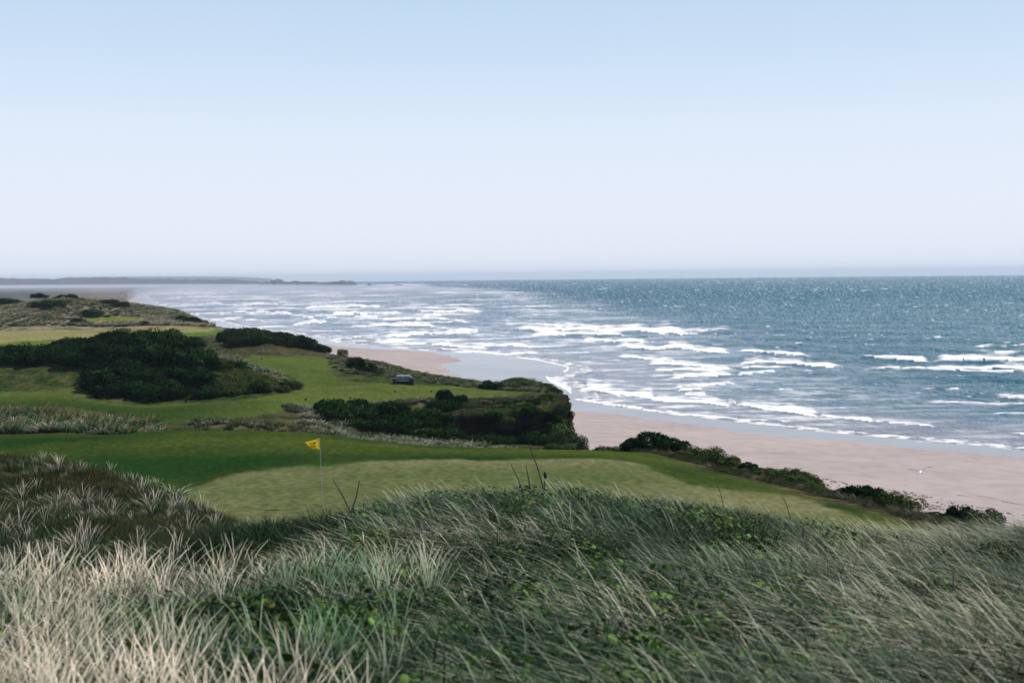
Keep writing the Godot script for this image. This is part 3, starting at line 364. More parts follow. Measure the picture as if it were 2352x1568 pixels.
# ------------------------------------------------------------------ land
func build_land() -> void:
	var cu := 147
	var cv := 220
	var n := CP.size() / 3
	var pu := PackedFloat32Array()
	var pv := PackedFloat32Array()
	var pw := PackedFloat32Array()
	for i in n:
		pu.append(CP[i * 3]); pv.append(CP[i * 3 + 1]); pw.append(CP[i * 3 + 2])
	var hi := Image.create(cu, cv, false, Image.FORMAT_RF)
	for j in cv:
		var v := L0 + (j + 0.5) / cv * (L1 - L0)
		for i in cu:
			var u := 1.6 * (A0 + (i + 0.5) / cu * (A1 - A0))
			var s: float = CW[0] + CW[1] * u + CW[2] * v
			for k in n:
				var du := u - pu[k]
				var dv := v - pv[k]
				var d := du * du + dv * dv
				s += pw[k] * 0.5 * d * log(d + 1e-12)
			hi.set_pixel(i, j, Color(s, 0, 0))
	hi.resize(NA, NR, Image.INTERPOLATE_CUBIC)
	height = hi.get_data().to_float32_array()

	# signed distances: inland of the bluff's edge, and seaward of the water's edge
	var coast := poly(COAST)
	var shore := poly(SHORE)
	var land_poly := coast.duplicate()
	land_poly.append_array(PackedVector2Array([Vector2(-9000, -4300), Vector2(-9000, 200), Vector2(60, 200), Vector2(60, -8)]))
	var sea_poly := shore.duplicate()
	sea_poly.append_array(PackedVector2Array([Vector2(-1000, -20000), Vector2(20000, -20000), Vector2(20000, -60)]))
	var du2 := 375
	var dv2 := 400
	var ci := Image.create(du2, dv2, false, Image.FORMAT_RF)
	var si := Image.create(du2, dv2, false, Image.FORMAT_RF)
	for j in dv2:
		var r := exp(L0 + (j + 0.5) / dv2 * (L1 - L0))
		for i in du2:
			var a := A0 + (i + 0.5) / du2 * (A1 - A0)
			var p := Vector2(sin(a) * r, -cos(a) * r)
			var d := seg_dist(p, coast)
			ci.set_pixel(i, j, Color(d if Geometry2D.is_point_in_polygon(p, land_poly) else -d, 0, 0))
			d = seg_dist(p, shore) if r > 30.0 else 90.0
			si.set_pixel(i, j, Color(d if Geometry2D.is_point_in_polygon(p, sea_poly) else -d, 0, 0))
	offshore_img = si.duplicate()
	ci.resize(NA, NR, Image.INTERPOLATE_BILINEAR)
	si.resize(NA, NR, Image.INTERPOLATE_BILINEAR)
	inland = ci.get_data().to_float32_array()
	var off := si.get_data().to_float32_array()

	# regions of turf
	regions = [[1, poly(GREEN), 25.0, 50.0], [2, poly(FAIRWAY_NEAR), 24.0, 62.0], [3, poly(FAIRWAY_FAR), 60.0, 150.0], [4, poly(GREEN_FAR), 135.0, 205.0], [5, poly(APRON_FAR), 135.0, 215.0], [6, poly(TEE), 185.0, 245.0], [7, poly(TEE_BACK), 185.0, 260.0], [8, poly(PATH), 5.0, 16.0]]
	for g in regions:
		var ring: PackedVector2Array = g[1].duplicate()
		ring.append(ring[0])
		var box := Rect2(ring[0], Vector2.ZERO)
		for p in ring: box = box.expand(p)
		g.append(box.grow(1.5))
		g.append(ring)
	var wall := poly(CLIFFLINE)
	var sins := PackedFloat32Array()
	var coss := PackedFloat32Array()
	for i in NA:
		var a := A0 + (i + 0.5) / NA * (A1 - A0)
		sins.append(sin(a)); coss.append(cos(a))
	var pos := PackedVector3Array()
	pos.resize(NA * NR)
	for j in NR:
		var r := exp(L0 + (j + 0.5) / NR * (L1 - L0))
		for i in NA:
			var k := j * NA + i
			var x := sins[i] * r
			var z := -coss[i] * r
			var d := inland[k]
			if d > -4.5:
				var t := height[k]
				if r < 420.0:
					t += n_mid.get_noise_2d(x, z) * (0.10 if r < 25.0 or r > 190.0 else 0.05)
				if d < 6.0:
					var ragged := n_mid.get_noise_2d(x * 3.0, z * 3.0) * 0.7 + n_big.get_noise_2d(x * 5.0, z * 5.0) * 0.8
					t = lerpf(beach_y(-off[k]) - 0.4, t, smooth(-2.7, -0.9, d + ragged * 0.55))
				if r > 78.0 and r < 112.0 and x > -7.0 and x < 9.0:
					var side := cliff_side(Vector2(x, z), wall)
					var on := smooth(-7.0, -3.5, x)
					if side > 0.0 and side < 9.0: t = lerpf(t, minf(t, lerpf(11.9, t, smooth(3.0, 9.0, side))), on)
					elif side < 0.0 and side > -3.5 and d > -2.0: t = lerpf(t, maxf(t, lerpf(14.15, t, smooth(-1.0, -3.5, side))), on)
				height[k] = t
			else:
				height[k] = beach_y(-off[k]) - 0.4
			pos[k] = Vector3(x, height[k], z)
	# cells to regions
	var cells := []
	for i in 11: cells.append(PackedInt32Array())
	for j in range(8, NR - 8):
		var r := exp(L0 + (j + 1.0) / NR * (L1 - L0))
		for i in range(8, NA - 8):
			var k := j * NA + i
			if inland[k] < -4.2 and inland[k + 1] < -4.2 and inland[k + NA] < -4.2 and inland[k + NA + 1] < -4.2: continue
			var reg := 0
			if r > 430.0:
				reg = 9
			else:
				var c := Vector2(pos[k].x, pos[k].z)
				c += Vector2(n_fine.get_noise_2d(c.x, c.y), n_fine.get_noise_2d(c.x + 77.0, c.y)) * 0.12 + Vector2(n_mid.get_noise_2d(c.x, c.y), n_mid.get_noise_2d(c.x + 77.0, c.y)) * 0.25
				for g in regions:
					if r > g[2] and r < g[3] and Geometry2D.is_point_in_polygon(c, g[1]):
						reg = g[0]
						break
				if reg == 0 and inland[k] < 2.5 and r > 30.0:
					var drop := maxf(absf(height[k] - height[k + 1]) / (0.00128 * r), absf(height[k] - height[k + NA]) / (0.0096 * r))
					if drop > 2.0 and inland[k] < 0.3: reg = 10
			cells[reg].append(k)
	var grain := noise_tex(31, 0.02, 0.55, 1.3, 5)
	var lawn := noise_tex(33, 0.045, 0.78, 1.14, 5)
	var turf_normal := noise_tex(32, 0.05, 0, 1, 4, 6.0)
	var names := ["dune_ground", "putting_green", "fairway", "fairway", "putting_green", "fairway", "tee_box", "tee_box", "sandy_path", "coastal_plain", "bluff_face"]
	var labels := ["rough dune ground of brown and green grass between the fairways", "pale olive putting green with the yellow flag", "dark green mown slope behind the flagged green", "bright green fairway on the plateau with the bench", "distant pale putting green behind the dark thicket", "darker green apron around the distant putting green", "raised flat tee lawn below the far dunes", "small second tee lawn behind the raised tee", "trampled bare brown path at lower left between grass slopes", "hazy wooded coastal plain far beyond the dunes", "crumbling earth face where the bluff drops to the beach"]
	for reg in 11:
		var list: PackedInt32Array = cells[reg]
		if list.is_empty(): continue
		var remap := PackedInt32Array()
		remap.resize(NA * NR)
		remap.fill(-1)
		var v := PackedVector3Array()
		var nn := PackedVector3Array()
		var cc := PackedColorArray()
		var ix := PackedInt32Array()
		for k in list:
			for q in [k, k + 1, k + NA, k + NA + 1]:
				if remap[q] < 0:
					remap[q] = v.size()
					v.append(pos[q])
					var i: int = q % NA
					var qe: int = q + 1 if i < NA - 1 else q
					var qw: int = q - 1 if i > 0 else q
					var qf: int = q + NA if q + NA < NA * NR else q
					var qn: int = q - NA if q >= NA else q
					nn.append((pos[qe] - pos[qw]).cross(pos[qf] - pos[qn]).normalized())
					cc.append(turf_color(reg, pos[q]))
			var a := remap[k]
			var b := remap[k + 1]
			var c := remap[k + NA]
			var d := remap[k + NA + 1]
			ix.append_array(PackedInt32Array([a, c, b, b, c, d]))
		for q in nn.size():
			if nn[q].y < 0.0: nn[q] = -nn[q]
		var m := matte(Color(0.4, 0.4, 0.4))
		if reg != 9:
			m.albedo_texture = lawn if reg in [1, 2, 3, 4, 5, 6, 7] else grain
			m.normal_enabled = true
			m.normal_texture = turf_normal
			m.normal_scale = 0.12 if reg in [1, 4, 6, 7] else 0.3 if reg in [2, 3, 5] else 1.0
			tri(m, 0.11)
		tag(put(names[reg], arr(v, nn, cc, ix), m), labels[reg], "", "", "structure")

func turf_color(reg: int, p: Vector3) -> Color:   # the turfs grade into each other at their mown edges
	if reg > 8: return land_color(reg, p)
	var c := land_color(0, p)
	var r := sqrt(p.x * p.x + p.z * p.z)
	var at := Vector2(p.x, p.z)
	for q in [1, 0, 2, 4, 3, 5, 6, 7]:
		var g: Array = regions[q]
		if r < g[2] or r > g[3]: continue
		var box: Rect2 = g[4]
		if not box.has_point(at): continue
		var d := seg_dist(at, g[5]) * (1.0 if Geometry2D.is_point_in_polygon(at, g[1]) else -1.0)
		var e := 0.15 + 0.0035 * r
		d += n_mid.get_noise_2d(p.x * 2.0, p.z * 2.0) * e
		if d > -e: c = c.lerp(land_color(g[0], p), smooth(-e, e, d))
	return c

func land_color(reg: int, p: Vector3) -> Color:   # over 0.4
	var b := n_big.get_noise_2d(p.x, p.z)
	var m := n_mid.get_noise_2d(p.x, p.z)
	var w := n_big.get_noise_2d(p.x * 1.2 + 300.0, p.z * 6.0)
	var c := Color()
	var f := n_fine.get_noise_2d(p.x, p.z) + 0.6 * n_fine.get_noise_2d(p.x * 2.7, p.z * 2.7)
	match reg:
		1:
			c = Color(0.122, 0.126, 0.062).lerp(Color(0.070, 0.090, 0.034), clampf(0.42 + w * 0.7 + m * 0.3 - b * 0.4, 0, 1))
		2:
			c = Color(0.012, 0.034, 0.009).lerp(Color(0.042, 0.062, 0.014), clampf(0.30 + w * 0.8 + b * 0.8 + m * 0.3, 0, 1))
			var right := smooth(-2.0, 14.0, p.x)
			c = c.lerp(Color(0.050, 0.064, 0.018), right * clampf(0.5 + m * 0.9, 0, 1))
		3:
			c = Color(0.066, 0.092, 0.022).lerp(Color(0.032, 0.058, 0.014), clampf(0.35 + w * 0.9 + b * 0.6, 0, 1))
			c = c.lerp(Color(0.12, 0.115, 0.045), clampf(m * 0.5 + w * 0.3, 0, 0.5))
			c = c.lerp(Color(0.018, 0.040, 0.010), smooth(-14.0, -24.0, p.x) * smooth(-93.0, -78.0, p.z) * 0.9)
		4:
			c = Color(0.20, 0.185, 0.085).lerp(Color(0.13, 0.14, 0.05), clampf(0.4 + w * 0.9, 0, 1))
		5:
			c = Color(0.045, 0.10, 0.018).lerp(Color(0.10, 0.13, 0.025), clampf(0.3 + w, 0, 1))
		6, 7:
			c = Color(0.125, 0.140, 0.025).lerp(Color(0.09, 0.115, 0.025), clampf(0.4 + w, 0, 1))
		8:
			c = Color(0.17, 0.12, 0.085).lerp(Color(0.075, 0.065, 0.03), clampf(0.4 + m * 1.6, 0, 1))
		9:
			c = Color(0.020, 0.050, 0.048).lerp(Color(0.15, 0.125, 0.115), clampf(0.25 + b * 1.2 + smooth(60.0, 0.0, absf(p.x + p.z * -0.36)) * 0.6, 0, 1))
		10:
			c = Color(0.035, 0.032, 0.020).lerp(Color(0.095, 0.075, 0.045), clampf(0.3 + m * 1.2 + sin(p.y * 5.0) * 0.2, 0, 1))
		_:
			c = Color(0.022, 0.034, 0.013).lerp(Color(0.085, 0.070, 0.040), clampf(0.35 + m * 1.0 + b * 0.5, 0, 1))
			if p.z < -88.0 and p.z > -135.0:
				c = Color(0.020, 0.040, 0.012).lerp(Color(0.065, 0.070, 0.026), clampf(0.4 + m * 1.2 + b * 0.5, 0, 1))
			if p.z < -185.0:
				c = Color(0.05, 0.07, 0.04).lerp(Color(0.26, 0.215, 0.15), clampf(0.55 + m * 1.1 + b * 0.8, 0, 1))
			if p.z > -20.0 and p.z < -10.0 and p.x < -2.6:
				c = c.lerp(Color(0.30, 0.235, 0.20), smooth(0.25, 0.45, n_mid.get_noise_2d(p.x * 1.4 + 40.0, p.z * 1.4)) * 0.8)
			if p.z < -33.0 and p.z > -37.5 and p.x > 14.0:
				c = c.lerp(Color(0.34, 0.25, 0.19), 0.8)
	if reg < 8: c = c * (1.0 + f * 0.22)
	return Color(c.r / 0.4, c.g / 0.4, c.b / 0.4)


# ------------------------------------------------------------------ cliff
func build_cliff() -> void:
	var line := poly(CLIFFLINE)
	var pts := PackedVector2Array()
	for i in line.size() - 1:
		var n := maxi(2, int(line[i].distance_to(line[i + 1]) / 0.22))
		for q in n:
			pts.append(line[i].lerp(line[i + 1], float(q) / n))
	pts.append(line[-1])
	var rows := 34
	var v := PackedVector3Array()
	var c := PackedColorArray()
	var ix := PackedInt32Array()
	var nz := FastNoiseLite.new()
	nz.seed = 91
	nz.frequency = 0.35
	nz.fractal_octaves = 4
	for i in pts.size():
		var t := (pts[mini(i + 2, pts.size() - 1)] - pts[maxi(i - 2, 0)]).normalized()
		var out := Vector2(-t.y, t.x)
		var inner := pts[i] - out * 1.0
		var top := ground(inner.x, inner.y) + 0.05
		for j in rows:
			var f := float(j) / (rows - 1)
			var y := lerpf(top, 1.2, f * f * 0.45 + f * 0.55)
			var push := 0.35 + 1.6 * f + 0.35 * sin(minf(f * 9.0, PI)) + nz.get_noise_3d(pts[i].x * 1.2, y * 2.2, pts[i].y * 1.2) * 0.9 + (0.2 if fmod(y * 1.3 + nz.get_noise_2d(pts[i].x, pts[i].y) * 1.5, 1.0) < 0.5 else 0.0)
			if j < 2: push = -0.5 + 0.35 * j + 0.3 * nz.get_noise_2d(pts[i].x * 3.0, pts[i].y * 3.0)
			var p := pts[i] + out * push
			v.append(Vector3(p.x, y, p.y))
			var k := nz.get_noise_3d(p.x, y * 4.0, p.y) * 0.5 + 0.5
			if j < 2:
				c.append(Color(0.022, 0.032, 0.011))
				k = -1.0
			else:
				c.append(Color(0.012, 0.012, 0.009).lerp(Color(0.075, 0.056, 0.038), k * k * k))  # earth taken near black, so the shade of the face lies in its colour
			if i > 0 and j > 0:
				var a := (i - 1) * rows + j - 1
				ix.append_array(PackedInt32Array([a, a + rows, a + 1, a + 1, a + rows, a + rows + 1]))
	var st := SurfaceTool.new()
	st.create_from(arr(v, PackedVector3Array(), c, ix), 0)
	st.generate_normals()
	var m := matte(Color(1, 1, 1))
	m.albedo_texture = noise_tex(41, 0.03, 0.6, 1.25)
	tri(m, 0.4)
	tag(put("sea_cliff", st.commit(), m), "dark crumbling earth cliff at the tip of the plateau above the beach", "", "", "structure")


# ------------------------------------------------------------------ beach
func build_beach() -> void:
	var na := 700
	var nr := 560
	var l0 := log(36.0)
	var l1 := log(5100.0)
	var a0 := -0.60
	var a1 := 0.62
	var wet_line := poly(WET)
	var wet_poly := wet_line.duplicate()
	wet_poly.append_array(PackedVector2Array([Vector2(-500, -3000), Vector2(20000, -20000), Vector2(20000, -60)]))
	var dry_patch := poly(DRYPATCH)
	var pale := poly(PALE)
	var si: Image = offshore_img.duplicate()
	si.resize(NA, NR, Image.INTERPOLATE_BILINEAR)
	var off := si.get_data().to_float32_array()
	var pos := PackedVector3Array()
	var sd := PackedFloat32Array()
	for j in nr:
		var r := exp(l0 + float(j) / (nr - 1) * (l1 - l0))
		for i in na:
			var a := a0 + float(i) / (na - 1) * (a1 - a0)
			var x := sin(a) * r
			var z := -cos(a) * r
			var s := -grid_at(off, x, z)
			var y := beach_y(s) + n_big.get_noise_2d(x, z) * 0.06 * smooth(25.0, 60.0, s) + n_mid.get_noise_2d(x * 0.5, z * 1.5) * 0.012 * smooth(25.0, 60.0, s)
			if r < 150.0 and Geometry2D.is_point_in_polygon(Vector2(x, z), pale): y += 0.25
			pos.append(Vector3(x, y, z))
			sd.append(s)
	var cells := [PackedInt32Array(), PackedInt32Array()]
	for j in nr - 1:
		for i in na - 1:
			var k := j * na + i
			if sd[k] < -70.0: continue
			var p := pos[k]
			if grid_at(inland, p.x, p.z) > 6.0: continue
			var q := Vector2(p.x + n_big.get_noise_2d(p.x * 2.0, p.z * 2.0) * 2.0, p.z + n_big.get_noise_2d(p.x * 2.0 + 90.0, p.z * 2.0) * 2.5)
			var is_wet := Geometry2D.is_point_in_polygon(q, wet_poly) and not Geometry2D.is_point_in_polygon(q, dry_patch)
			if p.z < -1500.0: is_wet = sd[k] < 60.0
			cells[1 if is_wet else 0].append(k)
	for w in 2:
		var remap := PackedInt32Array()
		remap.resize(na * nr)
		remap.fill(-1)
		var v := PackedVector3Array()
		var nn := PackedVector3Array()
		var cc := PackedColorArray()
		var ix := PackedInt32Array()
		for k in cells[w]:
			for q in [k, k + 1, k + na, k + na + 1]:
				if remap[q] < 0:
					remap[q] = v.size()
					var p := pos[q]
					v.append(p)
					var e: Vector3 = pos[mini(q + 1, pos.size() - 1)] - pos[maxi(q - 1, 0)]
					var f: Vector3 = pos[mini(q + na, pos.size() - 1)] - pos[maxi(q - na, 0)]
					var n := e.cross(f).normalized()
					nn.append(n if n.y > 0.0 else -n)
					var b := n_big.get_noise_2d(p.x * 0.7, p.z * 2.0)
					var m := n_mid.get_noise_2d(p.x * 0.4, p.z * 1.2)
					if w == 0:
						var c := Color(0.315, 0.275, 0.266).lerp(Color(0.272, 0.240, 0.236), clampf(0.5 + b * 0.8 + m * 0.4, 0, 1))
						if p.z > -140.0:
							var dirt := smooth(-0.05, 0.45, m + b * 0.6) * smooth(48.0, 75.0, sd[q]) * 0.45
							c = c.lerp(Color(0.22, 0.175, 0.155), dirt)
							if Geometry2D.is_point_in_polygon(Vector2(p.x, p.z), pale): c = Color(0.52, 0.46, 0.44)
						# old tide lines
						var tide := sin(sd[q] * 0.42 + b * 3.0) * sin(sd[q] * 0.155 + 1.0)
						c = c * (1.0 - 0.07 * smooth(0.45, 0.95, tide) * smooth(8.0, 20.0, sd[q]))
						cc.append(c)
					else:
						cc.append(Color(0.085, 0.080, 0.095).lerp(Color(0.055, 0.052, 0.068), clampf(0.5 + b, 0, 1)))
			ix.append_array(PackedInt32Array([remap[k], remap[k + na], remap[k + 1], remap[k + 1], remap[k + na], remap[k + na + 1]]))
		var mt := matte(Color(1, 1, 1)) if w == 0 else mat(Color(1, 1, 1), 0.12)
		if w == 0:
			mt.albedo_texture = noise_tex(51, 0.012, 0.93, 1.05, 5)
			tri(mt, 0.05)
		else:
			mt.metallic_specular = 0.6
			mt.roughness_texture = noise_tex(52, 0.008, 0.3, 1.0, 4)
			mt.roughness = 0.15
			tri(mt, 0.012)
		tag(put(["beach", "wet_sand"][w], arr(v, nn, cc, ix), mt), ["wide pinkish dry sand beach below the bluff", "shining wet sand along the water's edge"][w], "", "", "structure")


# ------------------------------------------------------------------ sea
func build_sea() -> void:
	var na := 1250
	var nr := 320
	var a0 := -0.47
	var a1 := 0.52
	var rad := PackedFloat32Array()
	for j in nr:
		rad.append(27312.0 / lerpf(235.0, 3.02, float(j) / (nr - 1)))   # even steps as seen from the bluff
	var si: Image = offshore_img.duplicate()
	si.resize(NA, NR, Image.INTERPOLATE_BILINEAR)
	var off := si.get_data().to_float32_array()
	var foam := PackedFloat32Array()
	foam.resize(na * nr)
	var lift := PackedFloat32Array()
	lift.resize(na * nr)
	for s in range(0, FOAM.size(), 6):
		var fa: float = FOAM[s]
		var fb: float = FOAM[s + 2]
		var i0 := int((fa - a0) / (a1 - a0) * (na - 1))
		var i1 := int((fb - a0) / (a1 - a0) * (na - 1))
		var rmax: float = maxf(FOAM[s + 1], FOAM[s + 3]) * 1.12 + FOAM[s + 4] * 3.0
		var rmin: float = minf(FOAM[s + 1], FOAM[s + 3]) * 0.9
		for i in range(maxi(i0, 0), mini(i1, na - 1)):
			var t := float(i - i0) / maxf(1.0, i1 - i0)
			var a := a0 + float(i) / (na - 1) * (a1 - a0)
			var re: float = lerpf(FOAM[s + 1], FOAM[s + 3], t)
			var x := sin(a) * re
			var z := -cos(a) * re
			var wob := n_big.get_noise_2d(x * 1.6 + s * 17.0, z * 0.8)
			var wob2 := n_mid.get_noise_2d(x * 0.35 + s * 5.0, z * 0.2)
			var width: float = FOAM[s + 4] * 1.3 * (0.75 + 0.9 * absf(wob) + 0.35 * wob2)
			re += FOAM[s + 4] * (wob * 0.5 + wob2 * 0.22)
			var ends := smooth(0.0, 0.10, t) * smooth(1.0, 0.86, t)
			width *= 0.35 + 0.65 * ends
			for j in nr:
				var r := rad[j]
				if r < rmin: continue
				if r > rmax: break
				var d := (r - re) / width
				if d > -0.25 and d < 1.6:
					var k := j * na + i
					lift[k] = maxf(lift[k], FOAM[s + 5] * ends * smooth(-0.25, 0.15, d) * smooth(1.2, 0.15, d))
					if d >= 0.0:
						foam[k] = maxf(foam[k], FOAM[s + 5] * (0.35 + 0.65 * ends) * (1.0 if d < 0.14 else lerpf(1.0, 0.82, (d - 0.14) / 0.08) if d < 0.22 else 0.82 * (1.0 - (d - 0.22) / 1.38)))
	var v := PackedVector3Array()
	var sd := PackedFloat32Array()
	for j in nr:
		var r := rad[j]
		for i in na:
			var a := a0 + float(i) / (na - 1) * (a1 - a0)
			var x := sin(a) * r
			var z := -cos(a) * r
			var s := grid_at(off, x, z)
			if r > 5000.0: s = r * 0.5
			sd.append(s)
			var k := j * na + i
			var deep := smooth(8.0, 85.0, s)
			var y := -0.10 * smooth(30.0, 0.0, s)
			if r < 1800.0:
				var sw := sin((z * 0.9 - x * 0.35) * 0.13 + n_big.get_noise_2d(x, z) * 3.0)
				y += deep * (0.32 * sw + 0.30 * n_big.get_noise_2d(x * 3.0, z * 6.0))
				y += deep * 0.22 * n_mid.get_noise_2d(x * 0.8, z * 1.6) * smooth(1500.0, 500.0, r)
			y += lift[k] * (0.12 + 0.55 * deep)
			v.append(Vector3(x, y, z))
	var nn := PackedVector3Array()
	var cc := PackedColorArray()
	var soft := PackedFloat32Array()
	for j in nr:
		var r := rad[j]
		var choppy := smooth(250.0, 1500.0, r)
		for i in na:
			var k := j * na + i
			var p := v[k]
			var e := v[k + 1 if i < na - 1 else k] - v[k - 1 if i > 0 else k]
			var f := v[k + na if j < nr - 1 else k] - v[k - na if j > 0 else k]
			var n := e.cross(f).normalized()
			if n.y < 0.0: n = -n
			n = (n + Vector3(rng.randfn(0, 0.07), 0, rng.randfn(0.26, 0.10)) * (0.45 + 0.55 * choppy)).normalized()
			nn.append(n)
			var s := sd[k]
			# foam: breaker lines, lace between them, whitecaps and painted sun glints far out
			var fine := lod(n_mid, p.x * 1.1, p.z * 1.1, r, 230.0)
			var lace := lod(n_big, p.x * 1.4 + 500.0, p.z * 5.0, r, 230.0)
			var surf := smooth(900.0, 260.0, s + p.x * 1.1) * smooth(0.0, 12.0, s) * smooth(60.0, -60.0, p.x - 60.0)
			var streak := lod(n_mid, p.x * 0.38 + p.z * 0.14, p.z * 1.7, r, 230.0)
			var w := smooth(0.05, 1.0, foam[k] + (streak * 0.7 + fine * 0.45 + lace * 0.3) * smooth(0.0, 0.3, foam[k]) * smooth(1.08, 0.62, foam[k]))
			w = maxf(w, surf * smooth(-0.12, 0.62, lace * 0.7 + streak * 0.7 + fine * 0.3) * 0.85)
			if s > 40.0:
				var cap := rng.randf()
				var patch := 0.5 + 0.5 * n_big.get_noise_2d(p.x * 0.25, p.z * 0.12)
				if cap > 1.0 - 0.065 * patch * smooth(60.0, 500.0, s) * smooth(-0.15, 0.45, lace): w = maxf(w, rng.randf_range(0.1, 0.8))
				elif fine > 0.42 and s > 60.0: w = maxf(w, smooth(0.42, 0.6, fine) * 0.55)
			if s > 2.0 and s < 6.5: w = maxf(w, 0.8 * smooth(-0.4, 0.4, fine))
			w = clampf(w, 0, 1)
			var teal := Color(0.014, 0.080, 0.098).lerp(Color(0.036, 0.070, 0.118), smooth(250.0, -200.0, p.x))
			teal = teal.lerp(Color(0.15, 0.135, 0.16), smooth(45.0, 2.0, s) * 0.85)
			teal = teal.lerp(Color(0.30, 0.34, 0.37), surf * (0.35 + 0.35 * smooth(-0.3, 0.4, lace)))
			cc.append(teal.lerp(Color(0.68, 0.69, 0.70), w))
			soft.append(w)
	var water := PackedInt32Array()
	var white := PackedInt32Array()
	for j in nr - 1:
		for i in na - 1:
			var k := j * na + i
			if sd[k] < -25.0 and sd[k + na] < -25.0: continue
			var q := PackedInt32Array([k, k + na, k + 1, k + 1, k + na, k + na + 1])
			if soft[k] + soft[k + 1] + soft[k + na] + soft[k + na + 1] > 1.5: white.append_array(q)
			else: water.append_array(q)
	var mw := mat(Color(1, 1, 1), 0.16)
	mw.metallic_specular = 0.22
	mw.normal_enabled = true
	mw.normal_texture = noise_tex(61, 0.02, 0, 1, 5, 10.0)
	mw.normal_scale = 0.5
	tri(mw, 0.06)
	var mf := mat(Color(1, 1, 1), 0.9)
	tag(put("sea", compact(v, nn, cc, water), mw), "wind-ruffled teal and slate blue sea with scattered whitecaps and painted sun glints", "", "", "structure")
	tag(put("surf_foam", compact(v, nn, cc, white), mf), "white foam of the breakers rolling towards the beach", "", "", "structure")

func lod(n: FastNoiseLite, x: float, z: float, r: float, near: float) -> float:   # wider waves count farther out
	var l := maxf(0.0, log(r / near) / log(2.0))
	var i := floorf(l)
	var a := pow(2.0, -i)
	return lerpf(n.get_noise_2d(x * a, z * a * a + i * 37.0), n.get_noise_2d(x * a * 0.5, z * a * a * 0.25 + i * 37.0 + 37.0), l - i)

func compact(v: PackedVector3Array, n: PackedVector3Array, c: PackedColorArray, ix: PackedInt32Array) -> ArrayMesh:
	var remap := PackedInt32Array()
	remap.resize(v.size())
	remap.fill(-1)
	var v2 := PackedVector3Array()
	var n2 := PackedVector3Array()
	var c2 := PackedColorArray()
	var i2 := PackedInt32Array()
	for k in ix:
		if remap[k] < 0:
			remap[k] = v2.size()
			v2.append(v[k]); n2.append(n[k]); c2.append(c[k])
		i2.append(remap[k])
	return arr(v2, n2, c2, i2)


